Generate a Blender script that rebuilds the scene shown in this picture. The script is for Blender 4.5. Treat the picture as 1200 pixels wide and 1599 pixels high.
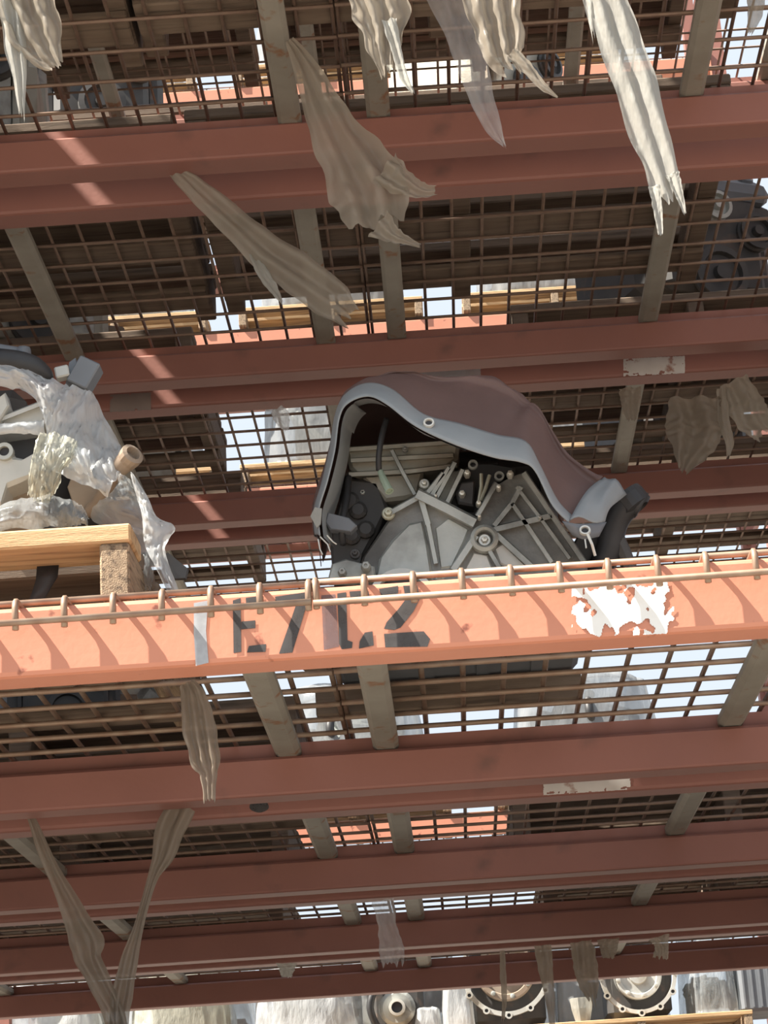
import bpy, bmesh, math, random
from mathutils import Vector, Matrix, noise

for o in list(bpy.data.objects):
    bpy.data.objects.remove(o)
random.seed(7)
scene = bpy.context.scene
COL = scene.collection

# ------------------------------------------------------------------ camera, sky, sun, exposure
FPX, CX, CY = 3400.0, 662.0, 799.5
PITCH, ROLL = math.radians(18.37), math.atan(0.067)
CAMZ = 1.55
_R0 = Vector((1, 0, 0)); _U0 = Vector((0, -math.sin(PITCH), math.cos(PITCH)))
FW = Vector((0, math.cos(PITCH), math.sin(PITCH)))
CR = math.cos(ROLL) * _R0 - math.sin(ROLL) * _U0
CU = math.sin(ROLL) * _R0 + math.cos(ROLL) * _U0
CAMP = Vector((0, 0, CAMZ))
cam = bpy.data.cameras.new('camera'); camo = bpy.data.objects.new('camera', cam); COL.objects.link(camo)
M = Matrix((CR, CU, -FW)).transposed().to_4x4(); M.translation = CAMP
camo.matrix_world = M
cam.sensor_fit = 'HORIZONTAL'; cam.sensor_width = 36.0; cam.lens = FPX / 1200 * 36
cam.shift_x = (600 - CX) / 1200
cam.clip_start = 0.05; cam.clip_end = 500
scene.camera = camo

world = bpy.data.worlds.new('sky'); scene.world = world; world.use_nodes = True
bg = world.node_tree.nodes['Background']
bg.inputs[0].default_value = (0.80, 0.89, 1.0, 1); bg.inputs[1].default_value = 0.90
sun = bpy.data.lights.new('sun', 'SUN'); suno = bpy.data.objects.new('sun', sun); COL.objects.link(suno)
sun.energy = 16.0; sun.angle = math.radians(0.55); sun.color = (1.0, 0.93, 0.82)
SUNDIR = Vector((3.4, 1.0, -4.5)).normalized()
suno.rotation_euler = SUNDIR.to_track_quat('-Z', 'Y').to_euler(); suno.location = (-4, -4, 12)
vs = scene.view_settings
vs.view_transform = 'Standard'; vs.look = 'None'; vs.exposure = 0.2; vs.gamma = 1.0; vs.use_curve_mapping = False

def P(px, py, d):
    """point seen at photograph pixel (px,py) standing at distance y = d"""
    r = FW * FPX + CR * (px - CX) + CU * (CY - py)
    return CAMP + r * (d / r.y)

# ------------------------------------------------------------------ rack measures (metres)
PW = 0.0635
DF, DEP, GAP, BW, BH = 2.722, 0.889, 0.105, 0.065, 0.094
LV = {0: CAMZ - 0.48, 1: CAMZ + 0.717, 2: CAMZ + 1.914, 3: CAMZ + 3.111, 4: CAMZ + 4.308, 5: CAMZ + 5.505}
for _k, _h in enumerate((0.717, 1.85, 3.62, 4.50, 5.95)): LV[11 + _k] = CAMZ + _h      # the rack across the aisle has its own levels
STEP = DEP + BW + GAP
RF = lambda i: DF + (i - 1) * STEP           # front face of the front beam of row i
RB = lambda i: RF(i) + DEP                   # inner face of the back beam of row i
TOP = lambda l: LV[l] + BH

# ------------------------------------------------------------------ materials
def nt_mat(name):
    m = bpy.data.materials.new(name); m.use_nodes = True
    nt = m.node_tree; nt.nodes.clear()
    out = nt.nodes.new('ShaderNodeOutputMaterial')
    return m, nt, out
def N(nt, t, **kw):
    n = nt.nodes.new(t)
    for k, v in kw.items():
        if k.startswith('i_'):
            n.inputs[k[2:].replace('_', ' ')].default_value = v
        else:
            setattr(n, k, v)
    return n
def noise_fac(nt, scale, lo, hi, detail=4, vec=None, stretch=None):
    tc = N(nt, 'ShaderNodeTexCoord')
    src = tc.outputs['Object']
    if stretch:
        mp = N(nt, 'ShaderNodeMapping'); mp.inputs['Scale'].default_value = stretch
        nt.links.new(src, mp.inputs[0]); src = mp.outputs[0]
    nz = N(nt, 'ShaderNodeTexNoise'); nz.inputs['Scale'].default_value = scale; nz.inputs['Detail'].default_value = detail
    nt.links.new(src, nz.inputs['Vector'])
    mr = N(nt, 'ShaderNodeMapRange'); mr.inputs[1].default_value = lo; mr.inputs[2].default_value = hi
    nt.links.new(nz.outputs[0], mr.inputs[0])
    return mr.outputs[0], nz.outputs[0]
def mixc(nt, fac, a, b):
    mx = N(nt, 'ShaderNodeMix', data_type='RGBA')
    if isinstance(fac, float): mx.inputs[0].default_value = fac
    else: nt.links.new(fac, mx.inputs[0])
    for sock, v in ((mx.inputs[6], a), (mx.inputs[7], b)):
        if isinstance(v, tuple): sock.default_value = (*v, 1)
        else: nt.links.new(v, sock)
    return mx.outputs[2]
def surf(name, c1, c2, scale=8, rough=0.6, metal=0.0, c3=None, s3=30, t3=(0.62, 0.7), bump=0.0, bscale=60, stretch=None, spec=0.4):
    m, nt, out = nt_mat(name)
    b = N(nt, 'ShaderNodeBsdfPrincipled')
    f, _ = noise_fac(nt, scale, 0.3, 0.7, stretch=stretch)
    c = mixc(nt, f, c1, c2)
    if c3:
        f3, _ = noise_fac(nt, s3, *t3, detail=5, stretch=stretch)
        c = mixc(nt, f3, c, c3)
    nt.links.new(c, b.inputs['Base Color'])
    b.inputs['Roughness'].default_value = rough; b.inputs['Metallic'].default_value = metal
    b.inputs['Specular IOR Level'].default_value = spec
    if bump:
        _, raw = noise_fac(nt, bscale, 0, 1, stretch=stretch)
        bp = N(nt, 'ShaderNodeBump'); bp.inputs['Strength'].default_value = bump; bp.inputs['Distance'].default_value = 0.004
        nt.links.new(raw, bp.inputs['Height']); nt.links.new(bp.outputs[0], b.inputs['Normal'])
    nt.links.new(b.outputs[0], out.inputs[0])
    return m
def film(name, col, opac, scale=14, rough=0.35, bump=0.5):
    """thin plastic sheeting: part see-through, part milky"""
    m, nt, out = nt_mat(name)
    tr = N(nt, 'ShaderNodeBsdfTransparent'); tr.inputs[0].default_value = (0.93, 0.95, 0.95, 1)
    tl = N(nt, 'ShaderNodeBsdfTranslucent'); df = N(nt, 'ShaderNodeBsdfPrincipled')
    f, raw = noise_fac(nt, scale, 0.3, 0.7)
    c = mixc(nt, f, col, tuple(x * 0.72 for x in col))
    nt.links.new(c, tl.inputs[0]); nt.links.new(c, df.inputs['Base Color'])
    df.inputs['Roughness'].default_value = rough; df.inputs['Specular IOR Level'].default_value = 0.6
    bp = N(nt, 'ShaderNodeBump'); bp.inputs['Strength'].default_value = bump; bp.inputs['Distance'].default_value = 0.01
    _, raw2 = noise_fac(nt, scale * 2.2, 0, 1, detail=3, stretch=(1, 1, 0.35))
    nt.links.new(raw2, bp.inputs['Height']); nt.links.new(bp.outputs[0], df.inputs['Normal']); nt.links.new(bp.outputs[0], tl.inputs['Normal'])
    a = N(nt, 'ShaderNodeMixShader'); a.inputs[0].default_value = 0.45
    nt.links.new(df.outputs[0], a.inputs[1]); nt.links.new(tl.outputs[0], a.inputs[2])
    s = N(nt, 'ShaderNodeMixShader')
    mr = N(nt, 'ShaderNodeMapRange'); mr.inputs[1].default_value = 0.3; mr.inputs[2].default_value = 0.7
    mr.inputs[3].default_value = max(0.05, opac - 0.2); mr.inputs[4].default_value = min(1.0, opac + 0.15)
    nt.links.new(raw, mr.inputs[0]); nt.links.new(mr.outputs[0], s.inputs[0])
    nt.links.new(tr.outputs[0], s.inputs[1]); nt.links.new(a.outputs[0], s.inputs[2])
    nt.links.new(s.outputs[0], out.inputs[0])
    return m
MT = {}
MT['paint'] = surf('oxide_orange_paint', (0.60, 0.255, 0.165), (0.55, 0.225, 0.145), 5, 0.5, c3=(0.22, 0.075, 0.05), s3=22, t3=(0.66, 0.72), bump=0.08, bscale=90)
MT['paint_shade'] = surf('shaded_oxide_paint', (0.315, 0.138, 0.108), (0.255, 0.112, 0.089), 3, 0.55, c3=(0.19, 0.095, 0.077), s3=9, t3=(0.62, 0.78), bump=0.08, bscale=90)  # same paint as the sunlit beam; interior shade and haze put into the colour
MT['wire'] = surf('dull_wire', (0.36, 0.27, 0.20), (0.26, 0.16, 0.11), 30, 0.5, 0.3)
MT['wire_rust'] = surf('rusty_wire', (0.20, 0.13, 0.10), (0.27, 0.19, 0.14), 30, 0.6, 0.2)
MT['channel'] = surf('weathered_channel', (0.33, 0.31, 0.265), (0.26, 0.24, 0.20), 12, 0.6, 0.1, c3=(0.25, 0.13, 0.07), s3=25, t3=(0.6, 0.7))
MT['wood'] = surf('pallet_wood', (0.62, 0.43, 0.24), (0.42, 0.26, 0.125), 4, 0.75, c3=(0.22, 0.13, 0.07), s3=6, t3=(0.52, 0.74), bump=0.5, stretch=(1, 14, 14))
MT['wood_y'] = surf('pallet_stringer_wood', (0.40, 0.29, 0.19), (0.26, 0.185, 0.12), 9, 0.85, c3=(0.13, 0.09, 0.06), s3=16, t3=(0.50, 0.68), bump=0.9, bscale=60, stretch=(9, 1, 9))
MT['wood_grey'] = surf('weathered_shaded_wood', (0.20, 0.15, 0.11), (0.14, 0.10, 0.072), 4, 0.85, c3=(0.08, 0.058, 0.042), s3=9, t3=(0.55, 0.75), bump=0.25, stretch=(1, 14, 14))
MT['alu'] = surf('cast_aluminium', (0.47, 0.485, 0.455), (0.35, 0.36, 0.335), 14, 0.5, 0.35, c3=(0.11, 0.105, 0.095), s3=7, t3=(0.50, 0.70), bump=0.15, bscale=160)
MT['alu_warm'] = surf('oily_cast_aluminium', (0.40, 0.385, 0.33), (0.31, 0.295, 0.245), 9, 0.5, 0.3, c3=(0.17, 0.12, 0.075), s3=8, t3=(0.55, 0.75), bump=0.15, bscale=160)
MT['alu_pale'] = surf('pale_cast_aluminium', (0.56, 0.56, 0.53), (0.44, 0.44, 0.41), 10, 0.5, 0.2, c3=(0.30, 0.26, 0.20), s3=8, t3=(0.58, 0.75), bump=0.12, bscale=160)
MT['alu_dark'] = surf('dark_cast_aluminium', (0.25, 0.25, 0.235), (0.17, 0.17, 0.16), 12, 0.5, 0.3, c3=(0.08, 0.075, 0.068), s3=8, t3=(0.50, 0.70), bump=0.2, bscale=140)  # darker tone for the cover base between the ribs
MT['label_dim'] = surf('faded_brown_label', (0.24, 0.19, 0.165), (0.20, 0.155, 0.135), 20, 0.8)
MT['dark'] = surf('dark_engine_metal', (0.055, 0.055, 0.057), (0.085, 0.08, 0.075), 12, 0.55, 0.2, c3=(0.14, 0.10, 0.08), s3=14, t3=(0.6, 0.75))
MT['rubber'] = surf('black_rubber', (0.022, 0.022, 0.024), (0.04, 0.04, 0.042), 20, 0.5)
MT['bolt'] = surf('bright_bolt', (0.72, 0.71, 0.66), (0.60, 0.58, 0.50), 30, 0.35, 0.5)
MT['zinc'] = surf('yellowish_zinc', (0.50, 0.48, 0.38), (0.42, 0.40, 0.30), 30, 0.4, 0.5)
MT['rustmetal'] = surf('rusty_brown_metal', (0.30, 0.245, 0.19), (0.22, 0.16, 0.115), 12, 0.7, 0.1)
MT['tarp'] = surf('brown_tarpaulin', (0.160, 0.098, 0.086), (0.125, 0.078, 0.070), 6, 0.55, bump=0.45, bscale=22, spec=0.35)
MT['hem'] = surf('grey_tarpaulin_hem', (0.30, 0.325, 0.335), (0.24, 0.26, 0.27), 9, 0.45, bump=0.2, bscale=26)
MT['slate'] = surf('slate_grey_plastic', (0.17, 0.185, 0.205), (0.13, 0.14, 0.155), 10, 0.55)
MT['palegreen'] = surf('pale_green_connector', (0.33, 0.40, 0.31), (0.27, 0.33, 0.25), 20, 0.5)
MT['paper'] = surf('torn_paper', (0.82, 0.82, 0.80), (0.72, 0.71, 0.68), 20, 0.8)
MT['paper_d'] = surf('grimy_paper', (0.62, 0.58, 0.54), (0.50, 0.46, 0.42), 14, 0.8, c3=(0.30, 0.16, 0.12), s3=26, t3=(0.6, 0.68))
MT['stencil'] = surf('black_stencil_paint', (0.045, 0.043, 0.045), (0.075, 0.062, 0.06), 26, 0.6)
MT['film'] = film('clear_plastic_film', (0.70, 0.74, 0.76), 0.45, 16, 0.18, 0.9)
MT['film_w'] = film('milky_plastic_film', (0.84, 0.87, 0.89), 0.72, 16, 0.18, 0.9)
MT['film_y'] = film('yellowed_plastic_film', (0.74, 0.73, 0.62), 0.66, 16, 0.18, 0.9)
MT['film_b'] = film('sun_aged_beige_film', (0.50, 0.44, 0.36), 0.80, 10)
MT['film_p'] = film('white_woven_film', (0.56, 0.55, 0.50), 0.95, 22)
MT['film_d'] = film('dusty_brown_film', (0.36, 0.30, 0.235), 0.90, 10)
MT['film_c'] = film('thin_clear_film', (0.80, 0.78, 0.78), 0.45)
MT['film_h'] = film('crinkled_stretch_film', (0.50, 0.52, 0.54), 0.62, 9, 0.25, 0.9)
MT['ground'] = surf('dusty_yard', (0.29, 0.265, 0.235), (0.23, 0.21, 0.185), 0.6, 0.9)
def spray(name, col, soft):
    """thin coat of sprayed paint through which the beam colour shows unevenly"""
    m, nt, out = nt_mat(name)
    b = N(nt, 'ShaderNodeBsdfPrincipled'); b.inputs['Base Color'].default_value = (*col, 1); b.inputs['Roughness'].default_value = 0.6
    tr = N(nt, 'ShaderNodeBsdfTransparent'); s = N(nt, 'ShaderNodeMixShader')
    f, raw = noise_fac(nt, 60, 0.25, 0.75)
    mr = N(nt, 'ShaderNodeMapRange'); mr.inputs[3].default_value = soft - 0.2; mr.inputs[4].default_value = min(1, soft + 0.2)
    nt.links.new(f, mr.inputs[0]); nt.links.new(mr.outputs[0], s.inputs[0])
    nt.links.new(tr.outputs[0], s.inputs[1]); nt.links.new(b.outputs[0], s.inputs[2]); nt.links.new(s.outputs[0], out.inputs[0])
    return m
MT['spray_k'] = spray('black_stencil_spray', (0.06, 0.055, 0.055), 0.86)
MT['spray_g'] = spray('grey_spray_smear', (0.42, 0.44, 0.47), 0.75)
MT['spray_m'] = spray('faint_dark_smear', (0.20, 0.13, 0.13), 0.55)

# ------------------------------------------------------------------ mesh helpers
class MB:
    def __init__(s): s.v = []; s.f = []
    def add(s, vs, fs):
        b = len(s.v); s.v += [Vector(v) for v in vs]; s.f += [tuple(i + b for i in f) for f in fs]; return s
    def box(s, c, size, R=None, ch=0.0):
        c = Vector(c); hx, hy, hz = (x / 2 for x in size)
        R = R or Matrix.Identity(3)
        if ch <= 0:
            pts = [Vector((x, y, z)) for z in (-hz, hz) for y in (-hy, hy) for x in (-hx, hx)]
            return s.add([c + R @ p for p in pts], [(0, 2, 3, 1), (4, 5, 7, 6), (0, 1, 5, 4), (2, 6, 7, 3), (0, 4, 6, 2), (1, 3, 7, 5)])
        pts = []; ring = [(-hx + ch, -hy), (hx - ch, -hy), (hx, -hy + ch), (hx, hy - ch), (hx - ch, hy), (-hx + ch, hy), (-hx, hy - ch), (-hx, -hy + ch)]
        ins = [(max(-hx + ch, min(hx - ch, x)), max(-hy + ch, min(hy - ch, y))) for x, y in ring]
        for z, rg in ((-hz, ins), (-hz + ch, ring), (hz - ch, ring), (hz, ins)):
            pts += [Vector((x, y, z)) for x, y in rg]
        fs = [tuple(reversed(range(8))), tuple(range(24, 32))]
        for k in range(3):
            for i in range(8):
                j = (i + 1) % 8; fs.append((k * 8 + i, k * 8 + j, k * 8 + 8 + j, k * 8 + 8 + i))
        return s.add([c + R @ p for p in pts], fs)
    def tube(s, pts, r, n=8, caps=True):
        pts = [Vector(p) for p in pts]; rs = r if isinstance(r, (list, tuple)) else [r] * len(pts)
        vs, fs = [], []; prev = None
        for i, p in enumerate(pts):
            t = (pts[min(i + 1, len(pts) - 1)] - pts[max(i - 1, 0)]).normalized()
            if prev is None:
                a = Vector((0, 0, 1)) if abs(t.z) < 0.9 else Vector((1, 0, 0)); u = t.cross(a).normalized()
            else:
                u = (prev - t * prev.dot(t)).normalized()
            w = t.cross(u); prev = u
            vs += [p + (u * math.cos(2 * math.pi * k / n) + w * math.sin(2 * math.pi * k / n)) * rs[i] for k in range(n)]
        for i in range(len(pts) - 1):
            for k in range(n):
                j = (k + 1) % n; fs.append((i * n + k, i * n + j, i * n + n + j, i * n + n + k))
        if caps:
            fs.append(tuple(reversed(range(n)))); fs.append(tuple(range((len(pts) - 1) * n, len(pts) * n)))
        return s.add(vs, fs)
    def prism(s, poly, ext, cham=0.0):
        """polygon of 3-D points swept along ext; cham pulls the front outline in for a rounded edge"""
        poly = [Vector(p) for p in poly]; ext = Vector(ext); n = len(poly)
        c = sum(poly, Vector()) / n
        layers = []
        if cham > 0:
            fr = []
            for p in poly:
                d = c - p; fr.append(p + d.normalized() * min(cham, d.length * 0.4))
            layers = [fr, [p + ext.normalized() * cham for p in poly], [p + ext for p in poly]]
        else:
            layers = [poly, [p + ext for p in poly]]
        vs = [p for l in layers for p in l]; fs = [tuple(range(n)), tuple(reversed(range((len(layers) - 1) * n, len(layers) * n)))]
        for k in range(len(layers) - 1):
            for i in range(n):
                j = (i + 1) % n; fs.append((k * n + i, k * n + n + i, k * n + n + j, k * n + j))
        return s.add(vs, fs)
    def lathe(s, c, axis, prof, n=20):
        """prof: list of (radius, along axis)"""
        c = Vector(c); ax = Vector(axis).normalized()
        a = Vector((0, 0, 1)) if abs(ax.z) < 0.9 else Vector((1, 0, 0)); u = ax.cross(a).normalized(); w = ax.cross(u)
        vs = [c + ax * h + (u * math.cos(2 * math.pi * k / n) + w * math.sin(2 * math.pi * k / n)) * r for r, h in prof for k in range(n)]
        fs = []
        for i in range(len(prof) - 1):
            for k in range(n):
                j = (k + 1) % n; fs.append((i * n + k, i * n + j, i * n + n + j, i * n + n + k))
        if prof[0][0] > 1e-5: fs.append(tuple(reversed(range(n))))
        if prof[-1][0] > 1e-5: fs.append(tuple(range((len(prof) - 1) * n, len(prof) * n)))
        return s.add(vs, fs)
    def ring(s, c, axis, prof, n=24):
        """closed profile swept round: torus-like"""
        c = Vector(c); ax = Vector(axis).normalized()
        a = Vector((0, 0, 1)) if abs(ax.z) < 0.9 else Vector((1, 0, 0)); u = ax.cross(a).normalized(); w = ax.cross(u)
        m = len(prof)
        vs = [c + ax * h + (u * math.cos(2 * math.pi * k / n) + w * math.sin(2 * math.pi * k / n)) * r for k in range(n) for r, h in prof]
        fs = [(k * m + i, k * m + (i + 1) % m, ((k + 1) % n) * m + (i + 1) % m, ((k + 1) % n) * m + i) for k in range(n) for i in range(m)]
        return s.add(vs, fs)
    def grid(s, rows):
        b = len(rows[0]); vs = [p for r in rows for p in r]
        return s.add(vs, [(i * b + j, i * b + j + 1, (i + 1) * b + j + 1, (i + 1) * b + j) for i in range(len(rows) - 1) for j in range(b - 1)])
    def mesh(s, name, org=Vector(), smooth=False, recalc=True):
        me = bpy.data.meshes.new(name)
        me.from_pydata([tuple(v - org) for v in s.v], [], s.f)
        if recalc:
            bm = bmesh.new(); bm.from_mesh(me); bmesh.ops.recalc_face_normals(bm, faces=bm.faces); bm.to_mesh(me); bm.free()
        if smooth:
            for p in me.polygons: p.use_smooth = True
        me.update(); return me
    def build(s, name, mat, parent=None, smooth=False, org=None, recalc=True):
        o_ = Vector(parent['_org']) if parent is not None else (Vector(org) if org is not None else Vector())
        me = s.mesh(name, o_, smooth, recalc); me.materials.append(MT[mat])
        o = bpy.data.objects.new(name, me); COL.objects.link(o)
        o['_org'] = tuple(o_)
        if parent is not None: o.parent = parent
        else: o.location = o_
        if smooth == 'auto': pass
        return o
def tag(o, label=None, cat=None, group=None, kind=None):
    if label: o['label'] = label
    if cat: o['category'] = cat
    if group: o['group'] = group
    if kind: o['kind'] = kind
    return o
def thing(name, loc, label, cat, group=None):
    o = bpy.data.objects.new(name, None); COL.objects.link(o); o.location = loc; o['_org'] = tuple(loc)
    o.empty_display_size = 0.1
    return tag(o, label, cat, group)
def share(o, name, loc, parent):
    """another piece with the same mesh, loc relative to the parent"""
    c = bpy.data.objects.new(name, o.data); COL.objects.link(c); c.parent = parent; c.location = loc; c['_org'] = parent['_org']; return c
def copy_tree(o, parent=None):
    c = o.copy(); COL.objects.link(c); c.parent = parent
    for ch in [x for x in o.children]: copy_tree(ch, c)
    return c
def rotz(a): return Matrix.Rotation(a, 3, 'Z')
def catmull(pts, n):
    """resample a list of tuples"""
    pts = [Vector(p) for p in pts]; out = []
    m = len(pts) - 1
    for k in range(n):
        t = k / (n - 1) * m; i = min(int(t), m - 1); u = t - i
        p0, p1, p2, p3 = pts[max(i - 1, 0)], pts[i], pts[i + 1], pts[min(i + 2, m)]
        out.append(0.5 * ((2 * p1) + (p2 - p0) * u + (2 * p0 - 5 * p1 + 4 * p2 - p3) * u * u + (3 * p1 - p0 - 3 * p2 + p3) * u ** 3))
    return out

# ------------------------------------------------------------------ ground
g = MB(); g.add([(-60, -30, 0), (60, -30, 0), (60, 60, 0), (-60, 60, 0)], [(0, 1, 2, 3)])
tag(g.build('floor', 'ground'), 'dusty grey yard ground under the racking', 'ground', kind='structure')

# ------------------------------------------------------------------ racking: beams, wire decks, uprights
XJ = {0: P(487, 905, DF).x, 1: P(487, 905, DF).x, 2: P(540, 185, RB(1)).x, 3: P(487, 905, DF).x + 0.02}
DW = 1.278
BX0, BX1 = XJ[1] - DW - 0.12, XJ[1] + DW + 0.22     # beam ends of the bay in view
def prof_front():
    c = 0.007
    return [(c, 0), (BW - 0.004, 0), (BW, 0.004), (BW, BH - 0.028), (0.036, BH - 0.028), (0.036, BH), (c, BH), (0.002, BH - 0.003), (0, BH - c), (0, c), (0.002, 0.002)]
def prof_back():
    c = 0.005
    return [(c, 0), (BW - 0.004, 0), (BW, 0.004), (BW, BH), (0.029, BH), (0.029, BH - 0.028), (c, BH - 0.028), (0, BH - 0.028 - c), (0, c), (0.0015, 0.0015)]
def beam_mesh(prof, L, flip=False):
    n = len(prof); mb = MB()
    xs = [-L / 2 + L * i / 16 for i in range(17)]
    vs = [(x, y, z) for x in xs for y, z in prof]
    fs = [tuple(range(n)), tuple(reversed(range(16 * n, 17 * n)))]
    for k in range(16):
        for i in range(n):
            j = (i + 1) % n; fs.append((k * n + i, k * n + j, k * n + n + j, k * n + n + i))
    mb.add(vs, fs); return mb
BL = BX1 - BX0
_bm = {}
def make_beam(x, y, z, kind, mat, label, group, L=None, connectors=True):
    L = L or BL
    t = thing('rack_beam', (x, y, z), label, 'beam', group)
    key = (kind, round(L, 3), mat)
    if key not in _bm:
        me = beam_mesh(prof_front() if kind == 'f' else prof_back(), L).mesh('beam_body'); me.materials.append(MT[mat]); _bm[key] = me
        cm = MB(); cm.box((0, BW / 2, -0.02), (0.008, BW + 0.02, BH + 0.09)); cme = cm.mesh('end_connector'); cme.materials.append(MT[mat]); _bm['c', mat] = cme
    b = bpy.data.objects.new('beam_body', _bm[key]); COL.objects.link(b); b.parent = t; b['_org'] = t['_org']
    if connectors:
        for s in (-1, 1):
            c = bpy.data.objects.new('end_connector', _bm['c', mat]); COL.objects.link(c); c.parent = t; c.location = (s * (L / 2 + 0.004), 0, BH / 2); c['_org'] = t['_org']
    return t
XC = (BX0 + BX1) / 2
ORD = {1: 'nearest', 2: 'second', 3: 'third', 4: 'fourth'}
LN = {0: 'unseen lowest level', 1: 'stencilled level', 2: 'tarp-top level', 3: 'top level'}  # lowest level lies out of view, added to block ground bounce
BEAM = {}
for l in (0, 1, 2, 3):
    for i in (1, 2, 3, 4):
        if l == 1 and i == 1: lab = 'sunlit orange rack beam with black stencilled letters and torn white sticker'
        else: lab = 'red rack beam at the front of the %s rack row, %s' % (ORD[i], LN[l])
        BEAM[l, i, 'f'] = make_beam(XC, RF(i), LV[l], 'f', 'paint' if i == 1 else 'paint_shade', lab, 'rack beams')
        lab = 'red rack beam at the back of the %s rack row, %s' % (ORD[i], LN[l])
        BEAM[l, i, 'b'] = make_beam(XC, RB(i), LV[l], 'b', 'paint_shade', lab, 'rack beams')
# unseen neighbouring bays, added on both sides to shade the interior (same uprights)
for s in (-1, 1):
    for l in (0, 1, 2, 3):
        for i in (1, 2, 3, 4):
            x = XC + s * (BL + 0.10)
            sd = 'left' if s < 0 else 'right'
            make_beam(x, RF(i), LV[l], 'f', 'paint_shade', 'red front rack beam of the unseen %s neighbour bay, %s, %s row' % (sd, LN[l], ORD[i]), 'side bay beams')
            make_beam(x, RB(i), LV[l], 'b', 'paint_shade', 'red back rack beam of the unseen %s neighbour bay, %s, %s row' % (sd, LN[l], ORD[i]), 'side bay beams')

WR = 0.0036
def deck(l, i, x0, side, fine=True, wire='wire_rust', dep=DEP, yf=None, sup=None, dz=0.0, label=None, group='wire decks', n=21):
    yf = RF(i) if yf is None else yf
    zt = (TOP(l) + dz)
    r = WR * (1.25 if (l == 1 and i == 1) else 1.0)
    t = thing('wire_deck', (x0, yf, zt), label, 'wire deck', group)
    yb = dep + 0.029 + 0.028
    if i == 1:      # waterfall edge over the aisle beam
        def dpts(x): return [(x, yb, r), (x, 0.0, r + 0.001), (x, -0.010, r), (x, -0.015, r - 0.003), (x, -0.017, -0.006), (x, -0.017, -0.036)]
    else:
        def dpts(x): return [(x, yb, r), (x, 0.004, r)]
    cy = [-0.017 - 2 * r if i == 1 else 0.01] + [0.03 + 0.1016 * k for k in range(9)]
    if fine:
        a = MB().tube(dpts(0), r, 6); m1 = a.mesh('depth_wire', smooth=True); m1.materials.append(MT[wire])
        b = MB().tube([(0.001, 0, 0), (PW * (n - 1) + 0.007, 0, 0)], r, 6); m2 = b.mesh('cross_wire', smooth=True); m2.materials.append(MT[wire])
        for k in range(n):
            o = bpy.data.objects.new('depth_wire', m1); COL.objects.link(o); o.parent = t; o.location = (0.004 + k * PW, 0, 0); o['_org'] = t['_org']
            if l == 1 and i == 1: o.rotation_euler.y = random.uniform(-0.02, 0.02)
        for k, y in enumerate(cy):
            o = bpy.data.objects.new('cross_wire', m2); COL.objects.link(o); o.parent = t; o['_org'] = t['_org']
            o.location = (0, y, -0.031) if (k == 0 and i == 1) else (0, y, 3 * r if (k == 0 or y < 0.07) else -r)
            if k == 0 and l == 1 and i == 1: o.rotation_euler.y = -0.003
    else:
        mb = MB()
        for k in range(n): mb.tube([(x0 + 0.004 + k * PW, yf + p[1], zt + p[2]) for p in dpts(0)], r, 4)
        for k, y in enumerate(cy):
            z = zt + (-0.031 if (k == 0 and i == 1) else 3 * r if (k == 0 or y < 0.07) else -r); mb.tube([(x0, yf + y, z), (x0 + PW * (n - 1) + 0.008, yf + y, z)], r, 4)
        tag(mb.build('wire_mesh', wire, t), kind='stuff')
    for sx in sup:
        mb = MB(); w = 0.044; z0 = -0.028; yA = 0.036; yB = dep + 0.029
        c = 0.008
        pr = [(-w / 2 + c, z0), (w / 2 - c, z0), (w / 2, z0 + c), (w / 2, -2 * r), (w / 2 - 0.003, -2 * r), (w / 2 - 0.003, z0 + c), (w / 2 - c, z0 + 0.003), (-w / 2 + c, z0 + 0.003), (-w / 2 + 0.003, z0 + c), (-w / 2 + 0.003, -2 * r), (-w / 2, -2 * r), (-w / 2, z0 + c)]
        mb.prism([(x0 + sx + x, yf + yA, zt + z) for x, z in pr], (0, yB - yA, 0))
        mb.box((x0 + sx, yf + yB - 0.002, zt + z0 / 2), (w - 0.006, 0.003, 0.022))
        mb.build('support_channel', 'channel', t)
    return t
SUPR = [0.95 * PW, 10.2 * PW, 19.3 * PW]
SUPL = [DW - 1.65 * PW, DW - 10.9 * PW, DW - 19.4 * PW]
DK = {}
for l in (0, 1, 2, 3):
    for i in (1, 2, 3, 4):
        fine = (l in (1, 2) and i <= 3)
        w = 'wire' if (l == 1 and i == 1) else 'wire_rust'
        for sd, x0, sup in (('left', XJ[l] - DW, SUPL), ('right', XJ[l] + 0.001, SUPR)):
            DK[l, i, sd] = deck(l, i, x0, sd, fine, w, sup=sup, dz=0.0 if sd == 'left' else 0.0015,
                label='wire mesh deck of the %s row, %s, %s half' % (ORD[i], LN[l], sd))
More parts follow.
